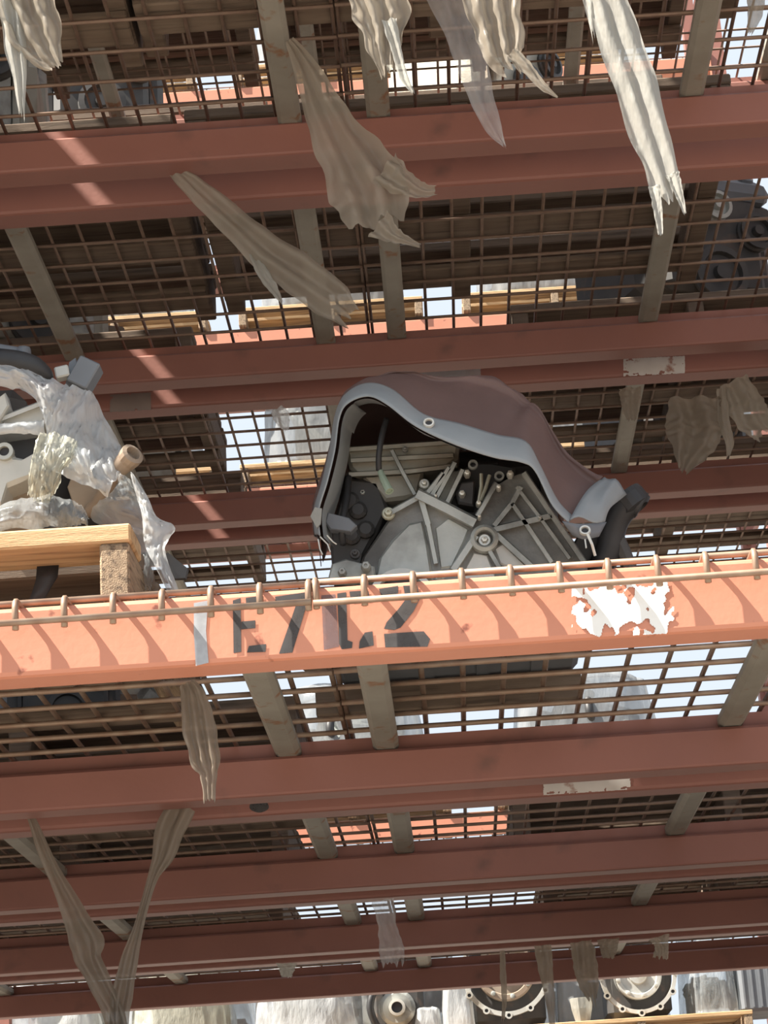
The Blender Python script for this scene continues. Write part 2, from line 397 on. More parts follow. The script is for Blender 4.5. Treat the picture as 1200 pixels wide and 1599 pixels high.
def upright(x, y0, h, label, group):
    t = thing('upright_frame', (x, y0, 0), label, 'upright', group)
    for y in (y0 + 0.04, y0 + DEP + BW - 0.04):
        m = MB(); w = 0.076
        pr = [(-w / 2, -0.038), (w / 2, -0.038), (w / 2, 0.036), (w / 2 - 0.02, 0.036), (w / 2 - 0.02, 0.033), (w / 2 - 0.003, 0.033), (w / 2 - 0.003, -0.035), (-w / 2 + 0.003, -0.035), (-w / 2 + 0.003, 0.033), (-w / 2 + 0.02, 0.033), (-w / 2 + 0.02, 0.036), (-w / 2, 0.036)]
        m.prism([(x + a, y + b, 0.012) for a, b in pr], (0, 0, h)); m.build('post', 'paint_shade', t)
        m = MB(); m.box((x, y, 0.006), (0.14, 0.12, 0.012)); m.build('foot_plate', 'paint_shade', t)
    z = 0.25; k = 0
    while z < h - 0.2:
        a, b = (y0 + 0.07, y0 + DEP + BW - 0.07)
        m = MB(); m.tube([(x, a, z), (x, b, z)], 0.014, 6); m.build('brace', 'paint_shade', t)
        if z + 0.8 < h:
            m = MB(); m.tube([(x, a, z + 0.03), (x, b, z + 0.77)], 0.012, 6); m.build('brace', 'paint_shade', t)
        z += 0.8; k += 1
    return t
for i in (1, 2, 3, 4):
    for s, x in (('left', BX0 - 0.05), ('right', BX1 + 0.05)):
        upright(x, RF(i), 4.9, 'red upright frame at the %s end of the bay, %s rack row' % (s, ORD[i]), 'upright frames')
# ------------------------------------------------------------------ paint marks and stickers on the beams
def decal(name, polys, d, mat, parent, off=0.0012):
    mb = MB()
    for poly in polys:
        pts = [P(x, y, d) + Vector((0, -off, 0)) for x, y in poly]
        mb.add(pts, [tuple(range(len(pts)))])
        mb.add([p + Vector((0, off * 0.8, 0)) for p in pts], [tuple(range(len(pts)))])
    return mb.build(name, mat, parent)
B0 = BEAM[1, 1, 'f']
o = decal('stencil_letter', [[(364, 938), (376, 934), (377, 1018), (365, 1020)], [(384, 934), (411, 930), (411, 944), (385, 947)], [(377, 971), (399, 969), (399, 981), (377, 983)], [(389, 1009), (416, 1006), (415, 1018), (386, 1019)]], DF, 'spray_k', B0)
tag(o, 'black stencilled E')
o = decal('stencil_letter', [[(430, 932), (484, 924), (482, 938), (431, 944)], [(464, 941), (481, 939), (457, 1019), (436, 1021)]], DF, 'spray_k', B0); tag(o, 'black stencilled 7')
o = decal('stencil_letter', [[(527, 927), (541, 925), (543, 1000), (551, 1003), (550, 1012), (534, 1014), (530, 1006)], [(546, 924), (575, 922), (578, 936), (548, 938)], [(570, 988), (582, 986), (584, 1008), (561, 1013), (562, 1002)]], DF, 'spray_k', B0); tag(o, 'black stencilled C')
o = decal('stencil_letter', [[(592, 920), (622, 915), (622, 928), (596, 931)], [(630, 915), (652, 914), (656, 935), (646, 955), (626, 980), (616, 984), (600, 982), (604, 972), (622, 952), (634, 936)], [(600, 990), (662, 986), (672, 998), (668, 1010), (602, 1011)]], DF, 'spray_k', B0); tag(o, 'black stencilled 2')
tag(decal('paint_smear', [[(303, 942), (325, 938), (322, 985), (326, 1035), (306, 1040), (303, 990)]], DF, 'spray_g', B0), 'grey paint smear beside the letters')
tag(decal('paint_smear', [[(502, 930), (524, 928), (530, 1010), (506, 1015)]], DF, 'spray_m', B0), 'faint dark paint run between 7 and C')
def torn(name, x0, y0, x1, y1, sl, d, mat, parent, thr=0.0, seed=0, nx=110, ny=58, fr=3.0, label=None):
    """ragged scrap of paper: a fine grid from which torn patches are missing"""
    mb = MB(); keep = []
    for j in range(ny):
        for i in range(nx):
            u, v = (i + 0.5) / nx, (j + 0.5) / ny
            e = min(u, 1 - u) * (x1 - x0) / (y1 - y0); e = min(e, v, 1 - v)
            n = noise.noise(Vector((u * fr * (x1 - x0) / (y1 - y0), v * fr, seed))) + 0.5 * noise.noise(Vector((u * fr * 5, v * fr * 2.5, seed + 5)))
            if n + e * 1.6 > thr: keep.append((i, j))
    vid = {}; vs = []; fs = []
    def vert(i, j):
        if (i, j) not in vid:
            x = x0 + (x1 - x0) * i / nx; y = y0 + (y1 - y0) * j / ny + sl * (x - x0)
            vid[i, j] = len(vs); vs.append(P(x + random.uniform(-.4, .4), y + random.uniform(-.4, .4), d) + Vector((0, -0.0016, 0)))
        return vid[i, j]
    for i, j in keep: fs.append((vert(i, j), vert(i + 1, j), vert(i + 1, j + 1), vert(i, j + 1)))
    mb.add(vs, fs); o = mb.build(name, mat, parent)
    if label: tag(o, label)
    return o
torn('sticker', 893, 912, 1053, 998, -0.055, DF, 'paper', B0, 0.22, 3, fr=3.4, label='torn white paper sticker')
torn('sticker', 849, 1219, 985, 1242, -0.066, RF(2), 'paper_d', BEAM[1, 2, 'f'], -0.25, 1, nx=100, ny=18, label='grimy white label')
torn('sticker', 974, 561, 1070, 588, -0.05, RF(3), 'paper_d', BEAM[2, 3, 'f'], -0.22, 8, nx=80, ny=22, label='worn greyish label')
torn('sticker', 650, 581, 751, 596, -0.07, RF(3), 'film_w', BEAM[2, 3, 'f'], -0.5, 4, nx=40, ny=8, label='greyish plastic label')
torn('sticker', 172, 617, 236, 644, -0.06, RF(3), 'label_dim', BEAM[2, 3, 'f'], -0.5, 6, nx=30, ny=10, label='faded label')
tag(decal('paint_spot', [[(405 + 15 * math.cos(a) * (1 + .08 * math.sin(3 * a)), 1258 + 11 * math.sin(a)) for a in [k * math.pi / 9 for k in range(18)]]], RF(2), 'spray_k', BEAM[1, 2, 'f']), 'round black paint spot')

# ------------------------------------------------------------------ pallets
_pm = {}
def pallet(x0, yf, z, w, dep, label, group='pallets', tt=0.022, ts=0.078, tb=0.014, nb=7, m_top='wood', m_str='wood_y', m_bot='wood_grey', first=0.1, sw=0.04, m_rest=None):
    t = thing('pallet', (x0, yf, z), label, 'pallet', group)
    def piece(name, size, mat, loc):
        k = (name, tuple(round(s, 3) for s in size), mat)
        if k not in _pm:
            me = MB().box((0, 0, 0), size, ch=0.003).mesh(name); me.materials.append(MT[mat]); _pm[k] = me
        o = bpy.data.objects.new(name, _pm[k]); COL.objects.link(o); o.parent = t; o.location = loc; o['_org'] = t['_org']
        return o
    for k in range(3):
        x = sw / 2 + 0.003 + (w - sw - 0.006) * k / 2
        piece('stringer', (sw, dep - 0.006, ts), m_str, (x, dep / 2, tb + ts / 2))
    bw = first
    for k in range(nb):
        y = bw / 2 + (dep - bw) * k / (nb - 1)
        piece('top_board', (w, bw, tt), m_top if (k == 0 or not m_rest) else m_rest, (w / 2, y, tb + ts + tt / 2))
    for k in range(3):
        y = 0.1 + bw / 2 + (dep - 0.2 - bw) * k / 2 if dep > 0.5 else bw / 2 + (dep - bw) * k / 2
        piece('bottom_board', (w - 0.01, bw, tb), m_bot, (w / 2, y, tb / 2))
    return t, z + tt + ts + tb
ZD = lambda l: TOP(l) + 0.0105       # what stands on a deck

# ------------------------------------------------------------------ the engine under the brown tarp
ED = 3.12
eb = P(740, 900, ED + 0.15); ez = ZD(1) + 0.052
EN = thing('engine', (eb.x, ED + 0.2, ez), 'grey ribbed cast engine under the brown tarpaulin with grey hem', 'engine')
def plate(name, poly, d, dep, mat, parent=None, ch=0.004):
    return MB().prism([P(x, y, d) for x, y in poly], (0, dep, 0), ch).build(name, mat, parent or EN)
def ribs(name, segs, d, h, mat, parent=None):
    mb = MB()
    for (x1, y1), (x2, y2), w in segs:
        dx, dy = x2 - x1, y2 - y1; L = math.hypot(dx, dy); nx, ny = -dy / L * w / 2, dx / L * w / 2
        base = [(x1 + nx * 1.5, y1 + ny * 1.5), (x2 + nx * 1.5, y2 + ny * 1.5), (x2 - nx * 1.5, y2 - ny * 1.5), (x1 - nx * 1.5, y1 - ny * 1.5)]
        topp = [(x1 + nx, y1 + ny), (x2 + nx, y2 + ny), (x2 - nx, y2 - ny), (x1 - nx, y1 - ny)]
        mb.add([P(x, y, d + 0.004) for x, y in base] + [P(x, y, d - h) for x, y in topp], [(3, 2, 1, 0), (4, 5, 6, 7), (0, 1, 5, 4), (1, 2, 6, 5), (2, 3, 7, 6), (3, 0, 4, 7)])
    return mb.build(name, mat, parent or EN)
def bolt(px, py, d, rpx, mat='bolt', washer=None, name='bolt', parent=None):
    r = rpx / 1090; c = P(px, py, d)
    mb = MB()
    if washer: mb.lathe(c, (0, -1, 0), [(washer / 1090, 0.0), (washer / 1090, 0.004), (washer / 1090 * 0.85, 0.006), (r, 0.006)], 18)
    mb.lathe(c, (0, -1, 0), [(r * 1.05, -0.006), (r * 1.05, 0.008), (r * 0.8, 0.012), (r * 0.35, 0.0125), (r * 0.3, 0.010)], 6 if rpx > 4.5 else 8)
    return mb.build(name, mat, parent or EN)
# dark block and lower case behind the cover
m = MB(); c0 = P(700, 800, ED + 0.24); m.box((c0.x, c0.y, ez + 0.15), (0.34, 0.28, 0.26), ch=0.02)
m.box((c0.x - 0.03, c0.y + 0.03, ez + 0.29), (0.24, 0.16, 0.08), ch=0.02)
for k in range(5): m.box((c0.x - 0.15 + k * 0.075, c0.y - 0.15, ez + 0.15), (0.012, 0.03, 0.22))
m.build('engine_block', 'dark', EN)
m = MB(); m.box((c0.x + 0.0, c0.y + 0.02, ez + 0.03), (0.40, 0.34, 0.05), ch=0.012)
for k in range(4): m.box((c0.x - 0.14 + k * 0.09, c0.y + 0.02, ez + 0.012), (0.02, 0.30, 0.02))
m.lathe((c0.x - 0.08, c0.y + 0.05, ez + 0.0135), (0, 0, -1), [(0.03, -0.02), (0.03, 0.0), (0.02, 0.01), (0.01, 0.01)], 14); m.lathe((c0.x + 0.1, c0.y, ez + 0.0135), (0, 0, -1), [(0.022, -0.02), (0.022, 0.0), (0.014, 0.008), (0.008, 0.008)], 14)
m.build('oil_pan', 'slate', EN)
cover = plate('gear_cover', [(556, 950), (556, 905), (566, 870), (588, 838), (603, 815), (622, 790), (652, 772), (668, 770), (700, 786), (738, 808), (752, 806), (775, 757), (800, 742), (818, 736), (838, 765), (866, 806), (893, 846), (918, 885), (925, 950)], ED, 0.11, 'alu_dark', ch=0.005)
ribs('rib', [((651, 771), (700, 795), 13), ((700, 795), (742, 817), 13)], ED, 0.020, 'alu', cover)
for a, b, w in (((658, 780), (669, 819), 8), ((669, 819), (681, 880), 6), ((655, 776), (606, 803), 7), ((772, 821), (800, 786), 7), ((800, 786), (814, 760), 7), ((768, 828), (862, 805), 8),
                ((800, 786), (822, 818), 6), ((822, 818), (862, 878), 6), ((775, 834), (832, 886), 8), ((744, 836), (708, 890), 9), ((765, 860), (780, 886), 6), ((807, 760), (845, 810), 5), ((818, 738), (862, 804), 7), ((862, 804), (914, 880), 7), ((845, 810), (890, 872), 5), ((746, 806), (776, 754), 6)):
    ribs('rib', [(a, b, w)], ED, 0.014, 'alu', cover)
m = MB(); m.ring(P(757, 845, ED), (0, -1, 0), [(0.021, -0.005), (0.021, 0.016), (0.016, 0.020), (0.013, 0.016), (0.013, -0.005)], 24); m.build('hub_boss', 'alu', cover)
bolt(757, 845, ED - 0.002, 6, 'bolt', 11)
# tapered panels between the ribs (raised pads)
plate('raised_pad', [(718, 905), (740, 862), (762, 866), (776, 905)], ED - 0.004, 0.01, 'alu_pale', cover, 0.003)
plate('raised_pad', [(780, 880), (772, 856), (784, 848), (822, 884), (815, 892)], ED - 0.003, 0.01, 'alu_pale', cover, 0.003)
plate('raised_pad', [(586, 905), (592, 872), (612, 842), (640, 816), (660, 812), (670, 850), (676, 905)], ED - 0.006, 0.012, 'alu', cover, 0.005)
plate('raised_pad', [(688, 890), (678, 822), (700, 806), (734, 824), (728, 846), (705, 888)], ED - 0.003, 0.012, 'alu', cover, 0.005)
m = MB(); m.ring(P(628, 943, ED - 0.012), (0, -1, 0), [(0.050, 0), (0.050, 0.018), (0.041, 0.02), (0.041, 0)], 32); m.build('shaft_flange', 'alu_pale', cover)
m = MB(); m.lathe(P(628, 943, ED - 0.012), (0, -1, 0), [(0.042, -0.01), (0.04, 0.006), (0.02, 0.008), (0.018, 0.02)], 28); m.build('shaft_seal', 'dark', cover)
# ribs of the upper left cooler plate
plate('bracket_plate', [(655, 772), (694, 736), (726, 731), (716, 760), (700, 792), (672, 780)], ED + 0.03, 0.05, 'alu', EN, 0.004)
for a, b in (((711, 722), (681, 779)), ((723, 733), (696, 790)), ((693, 739), (666, 772)), ((702, 730), (674, 774))):
    ribs('rib', [(a, b, 6)], ED + 0.03, 0.026, 'alu', cover)
# upper rocker cover with a ledge and the curved flange below
top = plate('rocker_cover', [(540, 704), (560, 700), (630, 693), (700, 688), (718, 690), (716, 715), (700, 728), (640, 736), (600, 739), (556, 741), (546, 730)], ED + 0.045, 0.16, 'alu_warm', EN, 0.006)
ribs('ledge', [((541, 702), (716, 690), 6), ((548, 719), (708, 711), 6), ((545, 741), (640, 736), 6), ((640, 736), (714, 727), 6)], ED + 0.045, 0.016, 'alu_warm', top)
plate('rocker_end', [(566, 744), (640, 738), (662, 736), (655, 772), (632, 779), (600, 782), (590, 770)], ED + 0.05, 0.10, 'alu_warm', EN, 0.006)
ribs('tie_bar', [((612, 703), (628, 735), 5), ((628, 735), (648, 772), 5)], ED + 0.03, 0.012, 'alu', EN)
for px, py, d, r, mt, ws in ((663, 757, ED + 0.03, 5, 'bolt', 9), (607, 803, ED - 0.005, 7, 'zinc', 11), (730, 741, ED + 0.01, 5.5, 'bolt', None), (722, 773, ED + 0.01, 5.5, 'bolt', None), (797, 742, ED - 0.008, 5.5, 'bolt', None),
        (779, 763, ED - 0.008, 4, 'bolt', None), (748, 788, ED - 0.003, 4.5, 'bolt', None), (633, 703, ED + 0.03, 3, 'alu', 5), (572, 886, ED - 0.03, 8, 'alu', None), (535, 895, ED - 0.03, 7, 'alu', None), (555, 866, ED + 0.0, 5, 'dark', 9), (687, 900, ED - 0.02, 7, 'alu', 9),
        (681, 777, ED - 0.0, 3, 'bolt', None), (749, 809, ED - 0.016, 3, 'bolt', None), (843, 810, ED - 0.012, 3.5, 'alu', None), (567, 772, ED + 0.06, 5, 'alu', None)):
    bolt(px, py, d, r, mt, ws)
# eyelets and pipes in the dark valley between the two castings
for px, py in ((739, 727), (780, 745)):
    m = MB(); m.ring(P(px, py, ED + 0.005), (0, -1, 0), [(0.0075, 0), (0.0075, 0.006), (0.0045, 0.006), (0.0045, 0)], 16); m.build('lifting_eye', 'alu', EN)
for pts in ([(752, 740), (752, 760), (748, 785)], [(765, 742), (758, 765), (751, 782)]):
    m = MB(); m.tube([P(x, y, ED + 0.01) for x, y in pts], 0.003, 8); m.build('pipe', 'zinc', EN)
plate('valley_casting', [(700, 792), (716, 742), (736, 722), (770, 722), (806, 730), (775, 757), (752, 806), (738, 808)], ED + 0.045, 0.08, 'dark', EN, 0.004)
plate('valley_lug', [(712, 768), (720, 752), (742, 750), (740, 790), (716, 786)], ED + 0.012, 0.04, 'dark', EN, 0.004)
m = MB(); m.tube(catmull([P(604, 655, ED - 0.02), P(597, 680, ED - 0.03), P(592, 710, ED - 0.03), P(592, 735, ED - 0.02)], 14), 0.0046, 8); m.build('hose', 'rubber', EN, True)
m = MB(); m.tube([P(594, 736, ED - 0.02), P(600, 750, ED - 0.03), P(608, 766, ED - 0.04)], [0.0045, 0.006, 0.0065], 10); m.build('connector', 'palegreen', EN)
m = MB(); m.lathe(P(608, 766, ED - 0.04), (P(608, 766, ED - 0.04) - P(600, 750, ED - 0.03)), [(0.0066, -0.002), (0.0066, 0.002), (0.0045, 0.002), (0.0045, -0.004)], 12); m.build('connector_socket', 'palegreen', EN)
m = MB(); m.tube(catmull([P(545, 745, ED + 0.02), P(542, 780, ED - 0.0), P(534, 820, ED - 0.02), P(536, 850, ED + 0.0)], 14), 0.005, 8); m.build('hose', 'rubber', EN, True)
plate('side_cover', [(520, 905), (515, 840), (530, 780), (548, 745), (590, 750), (606, 790), (590, 830), (566, 870), (560, 905)], ED + 0.05, 0.10, 'dark', EN, 0.006)
plate('bracket', [(508, 815), (512, 800), (545, 808), (558, 820), (548, 830), (515, 826)], ED - 0.03, 0.02, 'slate', EN, 0.002)
plate('bracket', [(512, 905), (518, 880), (540, 872), (585, 884), (588, 905)], ED - 0.02, 0.03, 'alu', EN, 0.003)
for k, (px, py) in enumerate(((548, 785), (560, 800), (572, 830), (550, 840))):
    m = MB(); m.lathe(P(px, py, ED + 0.055), (0, -1, 0), [(0.014, -0.01), (0.014, 0.012), (0.009, 0.016), (0.004, 0.016)], 12); m.build('plug', 'dark', EN)
# black breather pipe and mount at the right end
m = MB(); m.tube(catmull([P(930, 905, ED + 0.06), P(950, 860, ED + 0.05), P(962, 815, ED + 0.04), P(985, 785, ED + 0.03), P(1003, 790, ED + 0.03)], 16), [0.02] * 10 + [0.022] * 6, 12); m.build('breather_pipe', 'rubber', EN, True)
m = MB(); m.lathe(P(990, 786, ED + 0.03), P(1006, 806, ED) - P(985, 780, ED), [(0.024, -0.02), (0.026, -0.012), (0.026, 0.008), (0.018, 0.012), (0.016, 0.004)], 16); m.build('pipe_flange', 'rubber', EN)
m = MB(); m.tube([P(955, 820, ED + 0.04), P(975, 865, ED + 0.05), P(990, 905, ED + 0.06)], 0.012, 8); m.build('mount_arm', 'dark', EN)
plate('mount_bracket', [(880, 905), (890, 860), (905, 830), (940, 830), (950, 860), (935, 905)], ED + 0.06, 0.05, 'dark', EN, 0.004)
# timber bearers under the engine
for k, yy in enumerate((ED + 0.06, ED + 0.40)):
    o = MB().box((eb.x - 0.05, yy, ZD(1) + 0.024), (0.44, 0.045, 0.048), ch=0.003).build('timber_bearer', 'wood_grey', None, org=(eb.x - 0.05, yy, ZD(1)))
    tag(o, ('front' if k == 0 else 'rear') + ' grey timber bearer under the tarped engine', 'timber', 'timber bearers under the tarped engine')

# ------------------------------------------------------------------ brown tarpaulin
TA = thing('tarpaulin', (eb.x, ED + 0.1, ez + 0.15), 'brown tarpaulin with grey eyeleted hem draped over the engine', 'tarpaulin')
A_ = [(501, 838, 3.050), (499, 800, 3.050), (512, 755, 3.040), (524, 705, 3.040), (531, 655, 3.040), (544, 632, 3.030), (575, 621, 3.020), (605, 634, 3.000), (650, 668, 2.990), (710, 696, 2.980), (770, 716, 2.980), (815, 724, 2.980), (836, 738, 2.985), (862, 790, 2.990), (888, 818, 2.990)]
H_ = [(494, 836, 3.080), (492, 798, 3.080), (505, 752, 3.080), (517, 700, 3.080), (525, 650, 3.080), (541, 618, 3.075), (574, 602, 3.070), (612, 612, 3.045), (660, 650, 3.025), (716, 666, 3.015), (775, 684, 3.015), (820, 694, 3.015), (842, 728, 3.010), (869, 782, 3.010), (895, 810, 3.010)]
B_ = [(490, 832, 3.220), (489, 793, 3.220), (502, 750, 3.220), (515, 700, 3.220), (526, 655, 3.220), (545, 622, 3.200), (588, 598, 3.180), (640, 584, 3.180), (690, 585, 3.180), (740, 590, 3.180), (785, 600, 3.180), (818, 616, 3.180), (848, 652, 3.170), (885, 703, 3.160), (942, 744, 3.140)]
C_ = [(496, 840, 3.500), (494, 800, 3.520), (505, 755, 3.520), (520, 705, 3.540), (532, 665, 3.540), (552, 634, 3.540), (596, 614, 3.540), (642, 602, 3.540), (690, 602, 3.540), (738, 607, 3.540), (780, 618, 3.540), (812, 634, 3.540), (838, 668, 3.540), (872, 718, 3.540), (930, 760, 3.520)]
NT = 90
def P3(c): return [P(*p) for p in c]
cA, cH, cB, cC = (catmull(P3(c), NT) for c in (A_, H_, B_, C_))
rows = []
for k in range(NT):
    a, h, b, c = cA[k], cH[k], cB[k], cC[k]
    col = catmull([h, h.lerp(b, 0.35) + Vector((0, 0, 0.010)), h.lerp(b, 0.75) + Vector((0, 0, 0.006)), b, c, c + Vector((0, 0.05, -0.10 if 8 < k < 84 else -0.02)), c + Vector((0, 0.06, -0.24 if 20 < k < 80 else -0.03))], 34)
    rows.append(col)
for k in range(NT):
    for j in range(34):
        p = rows[k][j]; u = j / 33
        w = min(1, u * 3) * (0.4 + 0.6 * min(1, abs(k - 30) / 25))
        f = noise.noise(Vector((k * 0.11, j * 0.06, 1.3))) * 0.012 + math.sin(k * 0.42 + j * 0.09) * 0.0035 * max(0, (k - 52) / 38)
        f += 0.004 * noise.noise(Vector((k * 0.30, j * 0.22, 7.7))) + 0.006 * abs(noise.noise(Vector((k * 0.13 + j * 0.12, j * 0.05, 3.1))))
        f += -0.008 * max(0, 1 - abs((k - 66) - (j - 4) * 0.5) / 3.0) * (1 if k > 52 else 0)
        rows[k][j] = p + Vector((0, -0.3, 1)).normalized() * f * w
o = MB().grid(rows).build('cover_sheet', 'tarp', TA, True); md = o.modifiers.new('thick', 'SOLIDIFY'); md.thickness = 0.0015; md.offset = -1
hem = [[cA[k].lerp(cH[k], t) + Vector((0, -0.004, 0.0)) * math.sin(math.pi * t) + Vector((0, -0.0015, 0.0008)) for t in (0, 0.2, 0.4, 0.6, 0.8, 1.0, 1.12)] for k in range(NT)]
o = MB().grid(hem).build('hem', 'hem', TA, True); md = o.modifiers.new('thick', 'SOLIDIFY'); md.thickness = 0.0015; md.offset = 1; tag(o, 'grey hem band')
inner = [[cA[k].lerp(cH[k], t) + Vector((0, 0.03 * t + 0.004, -0.010 * t if k > 25 else -0.0)) + (Vector((0.004 + 0.018 * t, 0.03 * t, 0)) if k < 34 else Vector((0, 0, -0.006))) * (1 if k < 34 else t) for t in (0, 0.25, 0.5, 0.75, 1.0)] for k in range(0, 60)]
tag(MB().grid(inner).build('hem_lining', 'hem', TA, True), 'grey inside of the hem')
# hanging right corner
L1 = catmull(P3([(890, 812, 2.988), (905, 788, 3.020), (922, 763, 3.070), (944, 742, 3.120)]), 14)
L2 = catmull(P3([(946, 817, 3.020), (952, 800, 3.040), (962, 785, 3.070), (979, 768, 3.120)]), 14)
rr = [[L1[k].lerp(L2[k], t) + Vector((0, -0.012 * math.sin(math.pi * t), 0.004 * math.sin(7 * t + k * .3))) for t in [i / 8 for i in range(9)]] for k in range(14)]
o = MB().grid(rr).build('hem_corner', 'hem', TA, True); md = o.modifiers.new('thick', 'SOLIDIFY'); md.thickness = 0.0015
K1 = catmull(P3([(878, 814, 2.986), (905, 818, 2.982), (948, 815, 3.020)]), 12); K2 = catmull(P3([(894, 836, 2.992), (912, 842, 2.988), (936, 838, 3.010)]), 12)
o = MB().grid([[K1[k].lerp(K2[k], t) for t in (0, .3, .6, 1)] for k in range(12)]).build('hem_flap', 'slate', TA, True); md = o.modifiers.new('thick', 'SOLIDIFY'); md.thickness = 0.0015
for px, py, d in ((670, 661, 2.992), (914, 829, 2.978)):
    m = MB(); m.ring(P(px, py, d), (0, -1, 0.35), [(0.0085, -0.001), (0.0080, 0.003), (0.0055, 0.003), (0.0045, -0.001)], 20); tag(m.build('eyelet', 'bolt', TA), 'bright metal eyelet')
    m = MB(); m.lathe(P(px, py, d), (0, -1, 0.35), [(0.0048, -0.0012), (0.0048, 0.0004)], 16); m.build('eyelet_hole', 'rubber', TA)
m = MB(); m.tube([P(918, 834, 2.970), P(925, 850, 2.970), P(930, 868, 2.975)], 0.0022, 6); m.build('cord', 'bolt', TA)
m = MB(); m.tube([P(914, 842, 2.980), P(916, 856, 2.980)], 0.0012, 6); m.build('cord', 'bolt', TA)
for pts in ([(500, 838), (512, 850), (516, 862)], [(497, 842), (500, 858), (504, 866)], [(511, 836), (520, 846), (526, 850)]):
    m = MB(); m.tube([P(x, y, 3.050) for x, y in pts], 0.0011, 6); m.build('frayed_cord', 'bolt', TA)
m = MB(); m.prism([P(x, y, 3.045) for x, y in ((485, 806), (492, 792), (503, 794), (501, 818), (495, 824))], (0, 0.004, 0)); m.build('corner_tab', 'film_p', TA)

# ------------------------------------------------------------------ pallet with the film-wrapped engine on the left
LPX = P(204, 830, 2.775).x; LPW = 1.0
lp, lz = pallet(LPX - LPW, 2.775, ZD(1), LPW, 0.80, 'sunlit wooden pallet under the film-wrapped engine beside the stencil', tt=0.026, ts=0.076, tb=0.011, nb=6, m_rest='wood_grey')  # boards behind the front one darkened in place of shade under the load
m = MB(); m.grid([[P(x, y, 2.86) for x, y in r] for r in ([(92, 880), (58, 880)], [(90, 900), (56, 905)], [(78, 920), (50, 925)], [(64, 945), (42, 945)])])
o = m.build('strap', 'rubber', None, True, org=P(70, 900, 2.86)); tag(o, 'flat black strap hanging under the sunlit pallet', 'strap'); md = o.modifiers.new('t', 'SOLIDIFY'); md.thickness = 0.002
lc = P(40, 820, 3.05)
LE = thing('engine', (lc.x, 3.05, lz), 'pale cast engine half covered by torn film on the sunlit pallet', 'engine')
m = MB(); m.box((lc.x - 0.10, 3.16, lz + 0.12), (0.34, 0.30, 0.24), ch=0.02); m.box((lc.x - 0.12, 3.16, lz + 0.27), (0.24, 0.24, 0.10), ch=0.02); m.build('engine_block', 'dark', LE)
pl = plate('gear_casting', [(-60, 790), (-60, 690), (-10, 690), (12, 692), (22, 712), (40, 716), (68, 700), (70, 735), (30, 752), (10, 760), (0, 790)], 2.93, 0.10, 'alu_pale', LE, 0.006)
m = MB(); m.ring(P(8, 707, 2.93), (0, -1, 0), [(0.013, -0.005), (0.013, 0.008), (0.0075, 0.008), (0.0075, -0.005)], 20); m.build('bolt_boss', 'alu', pl); m = MB(); m.lathe(P(8, 707, 2.93), (0, -1, 0), [(0.008, -0.003), (0.008, 0.002)], 14); m.build('bolt_hole', 'rubber', pl)
plate('lower_case', [(-60, 830), (-60, 770), (30, 755), (62, 738), (66, 790), (50, 828)], 2.98, 0.15, 'rustmetal', LE, 0.006)
plate('head_casting', [(-60, 690), (-60, 640), (0, 655), (60, 628), (78, 640), (70, 660), (30, 668), (0, 672)], 2.96, 0.08, 'alu_pale', LE, 0.006)
ribs('rib', [((0, 655), (70, 628), 6), ((5, 662), (20, 672), 5)], 2.96, 0.012, 'alu_pale', LE)
plate('bracket', [(-30, 640), (8, 612), (14, 632), (0, 655), (-30, 665)], 2.94, 0.03, 'alu_pale', LE, 0.003)
m = MB(); m.tube(catmull([P(-60, 562, 2.95), P(0, 562, 2.95), (P(45, 570, 2.95)), P(80, 592, 2.97)], 16), [0.017] * 12 + [0.015, 0.013, 0.01, 0.006], 12); m.build('air_hose', 'rubber', LE, True)
m = MB(); m.tube(catmull([P(-60, 538, 2.99), P(-10, 545, 2.99), P(40, 553, 2.99)], 12), 0.009, 10); m.lathe(P(38, 552, 2.985), (0.9, -0.2, -.2), [(0.011, -0.008), (0.012, 0), (0.011, 0.006), (0.004, 0.008)], 12); m.build('coolant_pipe', 'slate', LE, True)
m = MB(); cc = P(133, 587, 3.0); m.box(cc, (0.034, 0.035, 0.044), R=Matrix.Rotation(math.radians(30), 3, 'Y'), ch=0.002); m.build('plug_housing', 'slate', LE)
m = MB(); m.box(P(98, 583, 2.99), (0.021, 0.02, 0.018), R=Matrix.Rotation(math.radians(-10), 3, 'Y'), ch=0.002); m.build('plug_terminal', 'alu_pale', LE)
plate('plug_bracket', [(108, 565), (118, 558), (121, 580), (112, 600), (100, 610), (104, 590)], 3.01, 0.01, 'slate', LE, 0.001)
m = MB(); m.tube(catmull([P(140, 800, 2.97), P(158, 780, 2.95), P(172, 752, 2.93), P(190, 728, 2.91), P(205, 712, 2.90)], 14), [0.011] * 8 + [0.012, 0.013, 0.014, 0.015, 0.015, 0.015], 12); m.build('outlet_pipe', 'rustmetal', LE, True)
m = MB(); m.lathe(P(203, 714, 2.90), P(206, 709, 2.89) - P(190, 728, 2.91), [(0.015, -0.012), (0.017, 0), (0.017, 0.008), (0.011, 0.010), (0.009, 0.0)], 16); m.build('pipe_end', 'rustmetal', LE)
plate('shield', [(105, 760), (115, 735), (140, 740), (175, 772), (160, 785), (130, 800), (115, 790)], 2.97, 0.01, 'rustmetal', LE, 0.002)
plate('dark_bracket', [(110, 760), (120, 700), (150, 710), (160, 760), (150, 800), (125, 815)], 3.0, 0.05, 'dark', LE, 0.004)
plate('guard', [(255, 905), (250, 870), (262, 862), (294, 888), (290, 903)], 2.93, 0.008, 'dark', LE, 0.001)
